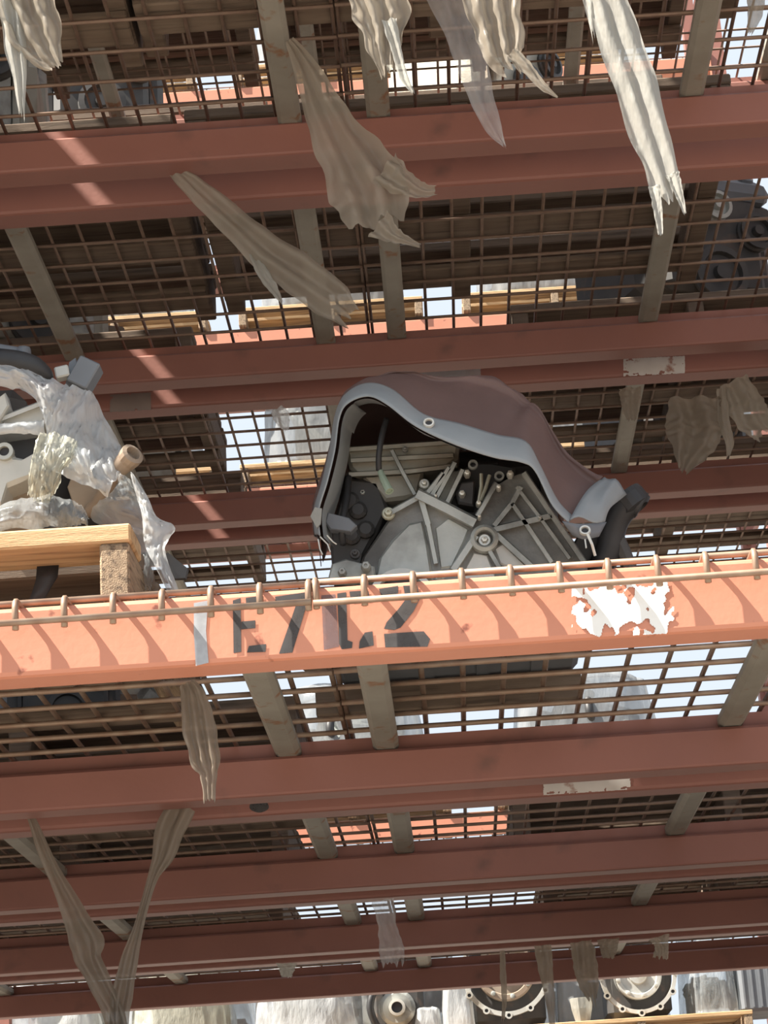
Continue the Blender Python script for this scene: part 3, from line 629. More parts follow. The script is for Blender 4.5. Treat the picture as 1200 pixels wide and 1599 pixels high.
# torn film around it
WRP = thing('plastic_wrap', (lc.x + 0.1, 2.93, lz), 'torn milky film wrapped over the left engine, hanging past the pallet', 'plastic wrap')
def sheet(name, e1, e2, mat, parent, amp=0.012, folds=5, n=40, mrows=22, seed=0.0, across=True, rag=0.0):
    c1, c2 = catmull(P3(e1), n), catmull(P3(e2), n); rows = []
    for k in range(n):
        r = []
        for j in range(mrows):
            t = j / (mrows - 1); t2 = t
            if rag and j == mrows - 1: t2 = t + rag * noise.noise(Vector((k * 0.9, seed, 4)))
            p = c1[k].lerp(c2[k], t2)
            v = (p - CAMP).normalized()
            nz = noise.noise(Vector((k * 0.16, j * 0.10, seed))) + 0.6 * noise.noise(Vector((k * 0.5, j * 0.2, seed + 9)))
            fl = math.sin((k / n if across else t) * folds * 6.28 + 2.5 * noise.noise(Vector((t * 2, seed, 2.0))))
            r.append(p - Vector((0, 1, 0)) * (amp * (1.2 * math.sin(math.pi * t) + 0.7 * nz + 0.55 * noise.noise(Vector((k * 0.85, j * 0.45, seed + 21))) + 0.3 * abs(noise.noise(Vector((k * 0.35 + j * 0.3, j * 0.5 - k * 0.1, seed + 31)))) + 0.22 * fl * (0.3 + 0.7 * math.sin(math.pi * min(1, t + 0.15))))) + Vector((0, 0, amp * 0.25 * nz)))
        rows.append(r)
    return MB().grid(rows).build(name, mat, parent, True, recalc=False)
sheet('film_sheet', [(-40, 562, 2.93), (20, 572, 2.92), (60, 584, 2.92), (100, 600, 2.92), (125, 606, 2.93), (150, 622, 2.95), (165, 655, 2.96), (188, 695, 2.95), (198, 728, 2.92)],
      [(-40, 602, 2.90), (20, 602, 2.90), (50, 616, 2.895), (66, 645, 2.89), (72, 676, 2.89), (68, 720, 2.89), (100, 742, 2.89), (140, 758, 2.89), (168, 775, 2.89)], 'film_w', WRP, 0.014, 7, 60, 26, 1.0)
sheet('film_sheet', [(-40, 662, 2.90), (20, 660, 2.90), (70, 656, 2.90)], [(-40, 684, 2.90), (20, 678, 2.90), (70, 680, 2.90)], 'film_w', WRP, 0.006, 2, 24, 10, 3.0)
sheet('film_sheet', [(60, 680, 2.885), (90, 676, 2.88), (120, 690, 2.88), (118, 715, 2.885)], [(44, 776, 2.89), (62, 782, 2.885), (78, 784, 2.885), (94, 752, 2.885)], 'film_y', WRP, 0.014, 4, 40, 24, 5.0, rag=0.1)
sheet('film_sheet', [(-40, 800, 2.91), (40, 778, 2.90), (100, 778, 2.90), (128, 790, 2.90), (140, 812, 2.90)], [(-40, 826, 2.89), (40, 826, 2.89), (90, 822, 2.89), (120, 822, 2.89), (138, 822, 2.89)], 'film', WRP, 0.012, 6, 40, 16, 7.0)
sheet('film_sheet', [(185, 745, 2.90), (178, 765, 2.90), (150, 790, 2.92), (145, 812, 2.95), (205, 850, 2.96), (215, 900, 2.96), (222, 928, 2.95)],
      [(205, 748, 2.90), (222, 775, 2.90), (238, 812, 2.90), (246, 830, 2.90), (245, 860, 2.90), (240, 900, 2.90), (236, 925, 2.91)], 'film', WRP, 0.010, 4, 46, 18, 11.0)
sheet('film_sheet', [(204, 742, 2.89), (212, 772, 2.89), (222, 805, 2.885), (226, 850, 2.885), (245, 890, 2.885), (262, 924, 2.885)],
      [(210, 742, 2.89), (232, 780, 2.89), (245, 806, 2.89), (274, 826, 2.90), (258, 858, 2.90), (281, 926, 2.89)], 'film_w', WRP, 0.008, 3, 40, 16, 13.0)
sheet('film_sheet', [(105, 700, 2.885), (120, 698, 2.88), (140, 702, 2.88)], [(118, 738, 2.885), (132, 742, 2.88), (146, 745, 2.88)], 'film_w', WRP, 0.008, 3, 20, 12, 15.0)
# ------------------------------------------------------------------ torn film streamers
def streamer(pts, mat, label, folds=2.0, rag=0.12, seed=0.0, n=48, mc=19, amp=0.12, cat='plastic film', twist=0.0):
    n += 14 * (pts[0][1] < -100)
    """pts: (px, py, distance, width in px) from the hanging point to the free end"""
    cen = catmull([P(a, b, d) for a, b, d, w in pts], n)
    ws = [v.x for v in catmull([(w, 0, 0) for a, b, d, w in pts], n)]
    rows = []
    for i in range(n):
        c = cen[i]; t = (cen[min(i + 1, n - 1)] - cen[max(i - 1, 0)]).normalized(); v = (c - CAMP).normalized()
        ac = t.cross(v).normalized(); W = max(1.0, ws[i]) * (c - CAMP).dot(FW) / FPX
        dep = Vector((0, 1, 0)); r = []
        s = i / (n - 1)
        for j in range(mc):
            u = j / (mc - 1) * 2 - 1
            f = math.sin(u * folds * 3.14 + 1.2 * math.sin(s * 4 + seed) + seed) + 0.6 * noise.noise(Vector((u * 2.2, s * 5, seed)))
            e = 0.07 * noise.noise(Vector((s * 9, seed, 1.0 if u > 0 else 7.0))) * abs(u)
            f += 0.5 * noise.noise(Vector((u * 5 + s * 3, s * 16, seed + 3))) + 0.35 * abs(noise.noise(Vector((u * 9, s * 7 - u * 3, seed + 5))))
            q = c + ac * (W / 2) * (u + e * 2.5) + dep * W * amp * f
            if s > 0.80:
                q += t * (s - 0.80) / 0.20 * rag * min(0.30, (cen[0] - cen[-1]).length) * (noise.noise(Vector((u * 3.3 + 3, seed * 3, 0))) + 0.5 * noise.noise(Vector((u * 9, seed, 0))))
            r.append(q)
        rows.append(r)
    o = MB().grid(rows).build('film_streamer', mat, None, True, org=cen[0], recalc=False)
    tag(o, label, cat, 'torn film streamers')
    return o
y1 = RB(1)
S = streamer
S([(12, -255, 2.70, 84), (22, -150, 2.70, 108), (30, -60, 2.70, 120), (40, 0, 2.70, 92), (52, 40, 2.70, 88), (70, 80, 2.70, 60), (88, 104, 2.70, 26)], 'film_b', 'broad beige film scrap at the top left corner', 3, 0.05, 1.0)
S([(-8, -255, 2.70, 21), (2, -150, 2.70, 27), (10, -60, 2.70, 30), (14, 0, 2.70, 34), (22, 60, 2.70, 34), (30, 120, 2.70, 22), (34, 176, 2.70, 8)], 'film_p', 'narrow white film tail beside the top left corner scrap', 2, 0.08, 2.0)
S([(452, 62, 3.30, 14), (474, 100, 3.30, 36), (506, 170, 3.30, 62), (542, 240, 3.30, 96), (576, 296, 3.30, 120), (592, 346, 3.30, 96)], 'film_b', 'large beige film bag hanging over the upper red beam', 2.5, 0.10, 3.0)
S([(600, 262, 3.28, 60), (630, 285, 3.28, 40), (658, 298, 3.28, 26), (680, 298, 3.28, 14)], 'film_b', 'side tip of the large beige film bag, blown right', 2, 0.1, 4.0)
S([(590, 350, 3.29, 50), (612, 366, 3.29, 30), (632, 374, 3.29, 16), (655, 384, 3.29, 6)], 'film_b', 'ragged tail below the large beige film bag', 2, 0.2, 5.0)
S([(268, 262, 3.66, 20), (300, 290, 3.66, 34), (350, 332, 3.66, 46), (410, 385, 3.66, 56), (470, 430, 3.66, 66), (520, 470, 3.66, 62), (545, 492, 3.66, 40)], 'film_b', 'long beige film streamer blown right below the upper red beam', 2, 0.10, 6.0)
S([(395, 395, 3.67, 14), (410, 425, 3.67, 18), (428, 452, 3.67, 14), (440, 472, 3.67, 4)], 'film_p', 'short pale film tatter under the long beige streamer', 1.5, 0.2, 7.0)
S([(567, -255, 2.70, 84), (577, -150, 2.70, 108), (585, -60, 2.70, 120), (592, 0, 2.70, 96), (598, 40, 2.70, 78), (600, 80, 2.70, 50), (606, 112, 2.70, 30)], 'film_b', 'beige film scrap at the top edge above the large bag', 3, 0.12, 8.0)
S([(608, 30, 2.69, 24), (620, 80, 2.69, 16), (630, 118, 2.69, 14), (645, 144, 2.69, 6)], 'film_p', 'thin pale film tail of the top edge scrap', 1.5, 0.1, 9.0)
S([(742, -255, 2.70, 77), (752, -150, 2.70, 99), (760, -60, 2.70, 110), (768, 0, 2.70, 92), (780, 45, 2.70, 78), (790, 85, 2.70, 60), (800, 104, 2.70, 30)], 'film_b', 'broad beige film scrap right of the top centre', 3, 0.10, 10.0)
S([(800, 80, 2.69, 22), (825, 108, 2.69, 18), (848, 134, 2.69, 12), (871, 152, 2.69, 3)], 'film_b', 'pointed beige film tail reaching over the upper beam', 1.5, 0.05, 11.0)
S([(668, -150, 2.95, 40), (690, -40, 2.95, 70), (715, 30, 2.95, 56), (735, 90, 2.95, 50), (752, 150, 2.95, 38), (772, 200, 2.95, 26), (787, 226, 2.95, 4)], 'film_c', 'thin clear film strip tapering over the upper beam', 2, 0.05, 12.0)
S([(907, -255, 2.69, 37.8), (917, -150, 2.69, 48.6), (925, -60, 2.69, 54), (950, 0, 2.69, 62), (972, 70, 2.69, 68), (995, 140, 2.69, 66), (1016, 210, 2.69, 62), (1034, 270, 2.69, 52), (1046, 310, 2.69, 44)], 'film_p', 'long white stringy film strip at the upper right', 2.2, 0.10, 13.0, amp=0.07, mc=21)
S([(1022, 290, 2.688, 18), (1028, 330, 2.688, 14), (1032, 366, 2.688, 8)], 'film_p', 'left tail at the end of the long white strip', 1.0, 0.1, 14.0)
S([(1050, 270, 2.686, 22), (1060, 300, 2.686, 14), (1070, 333, 2.686, 5)], 'film_p', 'right tail at the end of the long white strip', 1.0, 0.1, 15.0)
S([(905, -250, 2.70, 14), (910, -120, 2.70, 14), (916, -20, 2.70, 16), (922, 20, 2.70, 12), (926, 50, 2.70, 4)], 'film_p', 'tiny white film tatter left of the long strip', 1.0, 0.1, 16.0)
S([(1180, -60, 3.2, 24), (1182, -20, 3.2, 30), (1180, 20, 3.2, 24), (1172, 52, 3.2, 8)], 'film_b', 'small beige film tatter at the top right corner', 1.5, 0.1, 17.0)
S([(292, 1066, 2.84, 26), (302, 1090, 2.84, 40), (312, 1140, 2.84, 52), (322, 1190, 2.84, 46), (326, 1212, 2.84, 26), (326, 1250, 2.84, 18)], 'film_d', 'bunched brown film rag hanging below the stencilled beam', 3, 0.06, 18.0)
S([(48, 1276, 3.70, 12), (62, 1312, 3.70, 18), (88, 1372, 3.70, 24), (118, 1432, 3.70, 40), (134, 1472, 3.70, 52), (140, 1500, 3.70, 40), (158, 1540, 3.70, 34), (180, 1590, 3.70, 34), (190, 1660, 3.70, 30)], 'film_d', 'left arm of the long twisted film V at the lower left', 2, 0.05, 19.0, n=46)
S([(285, 1256, 3.70, 44), (268, 1290, 3.70, 46), (254, 1335, 3.70, 36), (238, 1372, 3.70, 16), (218, 1440, 3.70, 16), (202, 1500, 3.70, 26), (190, 1555, 3.70, 34), (186, 1599, 3.70, 30), (190, 1660, 3.70, 28)], 'film_d', 'right arm of the long twisted film V at the lower left', 2, 0.05, 20.0, n=46)
y3 = RB(3) + 0.03
S([(598, 1405, RB(2), 34), (606, 1450, RB(2), 30), (612, 1486, RB(2), 40), (612, 1505, RB(2), 34)], 'film_c', 'small clear film flap between the lower support channels', 2, 0.25, 21.0)
S([(785, 1484, y3, 8), (786, 1520, y3, 10), (788, 1560, y3, 8), (786, 1592, y3, 5)], 'film_d', 'thread-thin film strip before the round flywheel', 1, 0.1, 22.0)
S([(848, 1476, y3, 28), (852, 1510, y3, 24), (858, 1550, y3, 16), (864, 1610, y3, 8)], 'film_d', 'narrow tan film strip between the two round flywheels', 1.5, 0.08, 23.0)
S([(908, 1470, y3, 34), (914, 1505, y3, 38), (920, 1535, y3, 32), (926, 1562, y3, 14)], 'film_d', 'wide tan film strip left of the perforated ring', 2, 0.25, 24.0)
S([(950, 1466, y3, 34), (951, 1480, y3, 28), (950, 1496, y3, 18)], 'film_d', 'stubby tan film scrap above the perforated ring', 1.5, 0.2, 25.0)
S([(1030, 1462, y3, 34), (1034, 1476, y3, 22), (1032, 1496, y3, 24)], 'film_b', 'knotted pale film scrap under the lowest long beam', 2, 0.2, 26.0)
S([(448, 1504, y3, 32), (448, 1515, y3, 24), (447, 1526, y3, 16)], 'film_p', 'tiny white film scrap under the lowest beam, centre left', 1.5, 0.2, 27.0)
S([(1085, 620, 4.87, 76), (1086, 660, 4.87, 92), (1082, 695, 4.87, 70), (1068, 735, 4.87, 16)], 'film_d', 'torn brown film hanging right of the tarpaulin', 2, 0.1, 28.0)
S([(1145, 594, 4.87, 44), (1158, 620, 4.87, 56), (1174, 650, 4.87, 56), (1196, 676, 4.87, 40)], 'film_b', 'grey torn film flap at the right edge, beside the sky gap', 2, 0.15, 29.0)
S([(1128, 606, 4.87, 16), (1132, 660, 4.87, 18), (1140, 690, 4.87, 14), (1138, 712, 4.87, 5)], 'film_b', 'small grey film tail beside the torn brown film', 1, 0.1, 30.0)
S([(984, 605, 4.87, 34), (986, 630, 4.87, 30), (986, 656, 4.87, 14)], 'film_d', 'rounded tan film scrap under the red beam by the worn label', 1.5, 0.1, 31.0)
S([(432, 638, 4.88, 20), (440, 652, 4.88, 26), (448, 672, 4.88, 8)], 'film_w', 'small white film scrap left of the tarpaulin', 1.5, 0.1, 32.0)

# ------------------------------------------------------------------ engines for the loads
def engine_proto(kind):
    t = thing('engine', (0, 0, 0), 'x', 'engine', 'stored engines')
    hm = ('dark', 'alu_warm', 'alu')[kind]
    m = MB(); m.box((0, 0, 0.19), (0.40, 0.36, 0.22), ch=0.02)
    for k in range(5): m.box((-0.16 + k * 0.08, 0, 0.19), (0.014, 0.40, 0.16))
    m.build('engine_block', 'dark' if kind == 0 else 'alu_warm', t)
    m = MB(); m.box((0, 0, 0.075), (0.34, 0.28, 0.07), ch=0.02); m.box((0.04, 0, 0.02), (0.22, 0.22, 0.04), ch=0.01); m.build('oil_pan', 'dark', t)
    for s in (-1, 1):
        R = Matrix.Rotation(s * math.radians(38), 3, 'X')
        c = Vector((0, -s * 0.13, 0.34))
        hd = MB().box(c, (0.40, 0.16, 0.10), R=R, ch=0.015).build('cylinder_head', hm, t)
        vc = MB(); vc.box(c + R @ Vector((0, 0, 0.075)), (0.38, 0.13, 0.06), R=R, ch=0.02)
        for k in range(4): vc.lathe(c + R @ Vector((-0.14 + k * 0.093, 0, 0.10)), R @ Vector((0, 0, 1)), [(0.02, -0.01), (0.02, 0.012), (0.012, 0.016)], 10)
        vc.build('valve_cover', 'slate' if kind == 0 else 'alu', t)
    m = MB()
    for k in range(4):
        x = -0.14 + k * 0.093
        m.tube(catmull([(x, -0.09, 0.37), (x, -0.05, 0.45), (x, 0.03, 0.47), (x, 0.09, 0.38)], 10), 0.026, 10)
    m.box((0, 0, 0.47), (0.36, 0.08, 0.06), ch=0.015); m.build('intake_manifold', 'alu_pale' if kind == 2 else 'dark', t)
    # front (-y): timing cover and pulleys
    m = MB(); m.box((0, -0.205, 0.22), (0.30, 0.05, 0.28), ch=0.02); m.build('timing_cover', hm, t)
    for px, pz, r in ((0, 0.12, 0.075), (-0.12, 0.26, 0.045), (0.12, 0.25, 0.05), (0.01, 0.31, 0.04)):
        m = MB(); m.lathe((px, -0.235, pz), (0, -1, 0), [(r, -0.005), (r, 0.004), (r * 0.88, 0.009), (r * 0.88, 0.015), (r, 0.02), (r, 0.026), (r * 0.75, 0.028), (r * 0.7, 0.014), (r * 0.3, 0.014), (r * 0.26, 0.03), (r * 0.1, 0.03)], 24); m.build('pulley', 'dark' if r > 0.045 else 'alu', t)
    m = MB(); m.tube(catmull([(-0.2, -0.2, 0.28), (-0.26, -0.22, 0.36), (-0.2, -0.18, 0.46), (-0.06, -0.1, 0.5)], 16), 0.022, 10); m.build('hose', 'rubber', t, True)
    m = MB(); m.lathe((0.24, 0.06, 0.2), (1, 0, 0), [(0.05, -0.05), (0.055, -0.03), (0.055, 0.05), (0.03, 0.06), (0.02, 0.08)], 16); m.build('starter_motor', 'rustmetal', t)
    return t
PROTO = {k: engine_proto(k) for k in (0, 1, 2)}
USED = set()
def place_engine(kind, x, y, z, rot, label, sc=1.0):
    if kind in USED: o = copy_tree(PROTO[kind])
    else: o = PROTO[kind]; USED.add(kind)
    o.location = (x, y, z); o.rotation_euler = (0, 0, rot); o.scale = (sc, sc, sc)
    o['label'] = label; o['category'] = 'engine'; o['group'] = 'stored engines'
    return o
def wrap(x, y, z, wx, wy, h, mat, label, seed, hang=0.03):
    """film pulled over a load: crumpled hood with creases and a ragged hem"""
    n, mr = 72, 26; rows = []
    for i in range(mr):
        s = i / (mr - 1); r = []
        for k in range(n + 1):
            a = 2 * math.pi * (k % n) / n; ca, sa = math.cos(a), math.sin(a)
            e = 0.5
            qx = math.copysign(abs(ca) ** e, ca); qy = math.copysign(abs(sa) ** e, sa)
            if s < 0.35: rad = (s / 0.35) ** 0.8 * 0.86; zz = h * (1 - 0.10 * (s / 0.35) ** 2)
            else:
                q = (s - 0.35) / 0.65; rad = 0.86 + 0.14 * math.sin(q * 1.57); zz = h * 0.90 * (1 - q) - hang * q
            v = Vector((ca * 1.7, sa * 1.7, s * 2.2 + seed))
            nz = noise.noise(v) * 0.55 + noise.noise(v * 2.7) * 0.3 + noise.noise(Vector((ca * 6, sa * 6, s * 1.2 + seed * 2))) * 0.35
            cre = abs(noise.noise(Vector((ca * 3.1 + s * 2, sa * 3.1, s * 3 + seed)))) * 0.35
            rr = rad * (1 + (0.13 * nz - 0.10 * cre) * min(1, s * 3))
            zz += h * 0.10 * nz * (1 - abs(2 * s - 0.7)) - (0.05 * noise.noise(Vector((ca * 5, sa * 5, seed))) if i == mr - 1 else 0)
            r.append(Vector((x + wx / 2 * rr * qx, y + wy / 2 * rr * qy, z + max(zz, 0.004))))
        rows.append(r)
    o = MB().grid(rows).build('plastic_wrap', mat, None, True, org=(x, y, z), recalc=False)
    return tag(o, label, 'plastic wrap', 'film hoods over stored engines')
def load(l, yf, xc, what, w=1.0, dep=0.80, kind=0, rot=0.0, hood='film', wood='wood_grey', sc=1.0, h=0.55, seed=0.0, dx=0.0, nb=6):
    what = what if what.startswith('on ') else 'on the ' + what
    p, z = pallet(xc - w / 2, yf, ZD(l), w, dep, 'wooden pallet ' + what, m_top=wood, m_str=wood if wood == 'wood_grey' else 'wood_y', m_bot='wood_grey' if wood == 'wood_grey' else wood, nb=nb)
    place_engine(kind, xc + dx, yf + dep / 2, z + 0.001, rot, 'stored engine ' + what, sc)
    if hood: wrap(xc + dx, yf + dep / 2, z + 0.004, 0.68 * sc + 0.1, 0.62 * sc + 0.08, h, hood, 'crumpled film hood ' + what, seed)
def xat(px, py, d): return P(px, py, d).x
# near racks, the level overhead (only undersides are seen through the mesh)
x1 = xat(695, 110, 3.3)
load(2, RF(1) + 0.02, x1, 'right half of the nearest row overhead', w=1.06, dep=0.70, nb=5, kind=0, rot=0.2, hood='film_h', seed=1.0)
load(2, RF(1) + 0.03, xat(235, 110, 3.3) - 0.55, 'left half of the nearest row overhead', w=1.04, dep=0.72, kind=1, rot=1.6, hood=None, nb=8)
x2 = xat(722, 420, 4.4)
pallet(x2 - 0.54, RF(2) + 0.03, ZD(2), 1.08, 0.78, 'wooden pallet on the right half of the second row overhead', nb=4, m_top='wood_grey', m_str='wood_grey')
load(2, RF(2) + 0.04, xat(330, 420, 4.4) - 0.54, 'left half of the second row overhead', w=1.06, kind=2, rot=0.1, hood=None, seed=3.0)
load(2, RF(3) + 0.03, xat(1010, 660, 5.3) + 0.1, 'right half of the third row overhead', w=0.9, kind=0, rot=0.4, hood=None, seed=4.0)
load(2, RF(3) + 0.03, xat(130, 700, 5.3) - 0.16, 'left end of the third row overhead', w=1.0, kind=2, rot=0.4, hood=None, seed=5.0)
load(2, RF(4) + 0.03, xat(1000, 860, 6.4) + 0.1, 'right half of the fourth row overhead', w=1.0, kind=0, rot=0.3, hood=None, seed=6.0)
load(2, RF(4) + 0.03, xat(100, 880, 6.4) + 0.1, 'left end of the fourth row overhead', w=1.0, kind=1, rot=2.4, hood=None, seed=7.0)
for l, i, px, nm, kd, rt in ((3, 1, -0.975, 'left half of the nearest row at the top, added for shade', 0, 0.3), (3, 1, 0.24, 'right half of the nearest row at the top, added for shade', 1, 1.3), (3, 2, -0.975, 'left half of the second row at the top, added for shade', 2, 2.0), (3, 2, 0.24, 'right half of the second row at the top, added for shade', 0, 0.1),
                         (3, 3, -0.975, 'left half of the third row at the top, added for shade', 1, 0.7), (3, 3, 0.25, 'right half of the third row at the top, added for shade', 2, 1.7), (3, 4, -0.975, 'left half of the fourth row at the top, added for shade', 0, 0.2), (3, 4, 0.24, 'right half of the fourth row at the top, added for shade', 1, 0.9)):
    load(l, RF(i) + 0.03, px, nm, w=1.16, kind=kd, rot=rt, hood=None, nb=8)  # loads added and set close to keep sun off the rows below
# unseen loads on side bays and lowest level, added to shade the interior
XL = XC - BL - 0.10; XR = XC + BL + 0.10
for side, XS in (('left', XL), ('right', XR)):
    for l in (1, 2, 3):
        for i in (1, 2, 3, 4):
            for sd, x0 in (('left', XS - DW - 0.002), ('right', XS + 0.002)):
                if side == 'right' and sd == 'right': continue
                deck(l, i, x0, sd, False, 'wire_rust', sup=SUPR, label='wire deck of the unseen %s neighbour bay, %s row, %s, %s half' % (side, ORD[i], LN[l], sd), group='side bay decks')
                load(l, RF(i) + 0.03, x0 + 0.64 + (0.17 if sd == 'right' else 0.03), '%s half of the unseen %s neighbour bay, %s row, %s, added for shade' % (sd, side, ORD[i], LN[l]), w=1.26, kind=(i + l) % 3, rot=0.5 * i, hood=None, nb=8, sc=0.6 if l == 1 else 1.0)
for i in (1, 2, 3, 4):
    for sd, x0 in (('left', -0.80), ('right', 0.56)):
        load(0, RF(i) + 0.03, x0, '%s half of the %s row, unseen lowest level, added for shade' % (sd, ORD[i]), w=1.2, kind=i % 3, rot=0.4 * i, hood=None, nb=8)
# near racks, the stencilled level behind the two engines (low loads)
for i, px, nm, kd, rt, sc in ((2, -0.75, 'left half of the second row behind the wrapped engine', 0, 0.3, 0.55), (3, -0.85, 'left half of the third row behind the wrapped engine', 2, 2.0, 0.9), (3, 0.65, 'right half of the third row behind the tarped engine', 0, 0.1, 0.42),
                           (4, -0.95, 'left half of the fourth row behind the wrapped engine', 1, 0.7, 0.9), (4, 0.75, 'right half of the fourth row behind the tarped engine', 2, 1.7, 0.42)):
    load(1, RF(i) + 0.03, px, nm, w=1.0, kind=kd, rot=rt, hood=None, sc=sc)

# ------------------------------------------------------------------ far rack across the aisle
FY = 10.6; FL = 3.86; FXC = -0.20
FN = {1: 'bottom', 2: 'second', 3: 'third', 4: 'fourth', 5: 'top'}
for l in (1, 2, 3, 4, 5):
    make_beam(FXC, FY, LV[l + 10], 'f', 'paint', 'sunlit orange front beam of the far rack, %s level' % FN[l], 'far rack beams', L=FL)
    make_beam(FXC, FY + DEP, LV[l + 10], 'b', 'paint_shade', 'orange back beam of the far rack, %s level' % FN[l], 'far rack beams', L=FL)
    for k in range(3):
        deck(l + 10, 9, FXC - FL / 2 + 0.01 + k * (DW + 0.003), 'x', False, 'wire_rust', yf=FY, sup=SUPR, label='wire deck of the far rack, %s level, %s third' % (FN[l], ('left', 'middle', 'right')[k]), group='far rack decks')
for s, x in (('left', FXC - FL / 2 - 0.05), ('right', FXC + FL / 2 + 0.05)):
    upright(x, FY, 8.6, 'upright frame at the %s end of the far rack' % s, 'far rack uprights')
k = 0
for l in (2, 3, 4, 5):
    for j, xc in enumerate((-1.55, -0.40, 0.72)):
        k += 1
        xx = xc + (0.05 * math.sin(k * 2.3))
        load(l + 10, FY - 0.02, xx, 'on the far rack, %s level, %s' % (FN[l], ('left', 'middle', 'right')[j]), w=0.98, kind=k % 3, rot=0.3 * k, hood='film_h', wood='wood', h=0.60 + 0.05 * math.sin(k), seed=k * 1.7, sc=1.0)
# bottom level of the far rack: engines with round ends to the aisle
def bell_engine(px, py, r, label, warm=False, plate_r=0.6):
    c = P(px, py, FY + 0.10); t = thing('engine', (c.x, FY + 0.3, ZD(1) + 0.10), label, 'engine', 'far engines with round ends')
    zb = ZD(1) + 0.105
    m = MB(); m.box((c.x, FY + 0.34, zb + 0.18), (r * 1.7, 0.36, 0.34), ch=0.03); m.build('engine_block', 'dark', t)
    m = MB(); m.lathe((c.x, FY + 0.17, c.z), (0, -1, 0), [(r * 0.93, -0.05), (r * 0.9, 0.0), (r * 0.85, 0.01), (r * 0.3, 0.0)], 36); m.build('bell_housing', 'dark', t)
    n = 72; pr = MB(); vs = []; fs = []
    for q in range(n):
        a = 2 * math.pi * q / n; ro = r * (1.0 + 0.05 * max(0, math.cos(12 * a)) ** 3); ri = r * 0.90
        for rad, yy in ((ri, FY + 0.09), (ro, FY + 0.09), (ro, FY + 0.12), (ri, FY + 0.12)): vs.append((c.x + rad * math.cos(a), yy, c.z + rad * math.sin(a)))
    for q in range(n):
        b0, b1 = q * 4, ((q + 1) % n) * 4
        for e in range(4): fs.append((b0 + e, b0 + (e + 1) % 4, b1 + (e + 1) % 4, b1 + e))
    fl = pr.add(vs, fs).build('bell_flange', 'alu_pale', t)
    for q in range(12):
        a = 2 * math.pi * q / 12
        m = MB(); m.ring((c.x + r * 0.985 * math.cos(a), FY + 0.088, c.z + r * 0.985 * math.sin(a)), (0, -1, 0), [(0.017, -0.01), (0.017, 0.006), (0.009, 0.006), (0.009, -0.01)], 12); m.build('bolt_lug', 'alu_pale', fl)
        m = MB(); m.lathe((c.x + r * 0.985 * math.cos(a), FY + 0.0885, c.z + r * 0.985 * math.sin(a)), (0, -1, 0), [(0.009, -0.002), (0.009, 0.001)], 10); m.build('bolt_hole', 'rubber', fl)
    fm = 'rustmetal' if warm else 'alu_pale'
    R1 = r * plate_r
    m = MB(); m.lathe((c.x, FY + 0.14, c.z), (0, -1, 0), [(R1, -0.02), (R1, 0.03), (R1 * 0.95, 0.036), (R1 * 0.8, 0.036), (R1 * 0.76, 0.026), (R1 * 0.4, 0.026), (R1 * 0.36, 0.04), (R1 * 0.12, 0.04), (R1 * 0.1, 0.02)], 40); fw = m.build('flywheel', fm, t)
    for q in range(8):
        a = 2 * math.pi * q / 8 + 0.2
        m = MB(); m.lathe((c.x + R1 * 0.87 * math.cos(a), FY + 0.104, c.z + R1 * 0.87 * math.sin(a)), (0, -1, 0), [(0.012, -0.002), (0.012, 0.008), (0.005, 0.01)], 10); m.build('bolt', 'bolt' if not warm else 'alu', fw)
    m = MB(); m.box((c.x, FY + 0.33, zb + 0.42), (r * 1.2, 0.26, 0.16), ch=0.03); m.build('cylinder_head', 'alu', t)
for xc, nm in ((-1.50, 'left'), (-0.40, 'middle'), (0.86, 'right')):
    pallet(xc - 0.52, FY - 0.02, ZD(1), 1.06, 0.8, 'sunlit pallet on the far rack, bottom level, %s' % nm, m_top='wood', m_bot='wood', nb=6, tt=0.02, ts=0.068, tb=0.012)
bell_engine(790, 1516, 0.215, 'far engine with a rusty round flywheel inside a pale flange', True, 0.66)
bell_engine(997, 1522, 0.185, 'far engine with a perforated pale ring and silver clutch plate', False, 0.62)
zf = ZD(1) + 0.102
def crank_engine(px, py):
    c = P(px, py, FY + 0.08); t = thing('engine', (c.x, FY + 0.3, zf), 'far engine showing a small bright hub ring', 'engine', 'far engines with round ends')
    m = MB(); m.box((c.x, FY + 0.36, zf + 0.2), (0.26, 0.4, 0.38), ch=0.03); m.build('engine_block', 'dark', t)
    m = MB(); m.lathe((c.x, FY + 0.15, c.z), (0, -1, 0), [(0.09, -0.03), (0.088, 0.0), (0.07, 0.012), (0.05, 0.012)], 28); m.build('hub_plate', 'alu', t)
    m = MB(); m.ring((c.x, FY + 0.12, c.z), (0, -1, 0), [(0.04, -0.02), (0.04, 0.02), (0.027, 0.022), (0.027, -0.02)], 24); m.build('hub_ring', 'bolt', t)
    m = MB(); m.lathe((c.x, FY + 0.12, c.z), (0, -1, 0), [(0.027, -0.02), (0.027, 0.002)], 20); m.build('hub_bore', 'rubber', t)
    m = MB(); m.tube(catmull([(c.x - 0.1, FY + 0.14, zf + 0.04), (c.x - 0.13, FY + 0.12, zf + 0.15), (c.x - 0.08, FY + 0.14, zf + 0.27)], 12), 0.018, 8); m.build('hose', 'rubber', t, True)
crank_engine(620, 1572)
for j, xc in enumerate((-1.45, -0.35, 0.75)):     # a second row stands behind the far rack
    load(11, FY + STEP + 0.03, xc, 'on the row behind the far rack, bottom level, %s' % ('left', 'middle', 'right')[j], w=1.08, kind=j, rot=0.7 * j, hood='film_h', wood='wood', h=0.60, seed=40.0 + j)
make_beam(FXC, FY + STEP, LV[11], 'f', 'paint_shade', 'orange front beam of the row behind the far rack', 'far rack beams', L=FL)
make_beam(FXC, FY + STEP + DEP, LV[11], 'b', 'paint_shade', 'orange back beam of the row behind the far rack', 'far rack beams', L=FL)
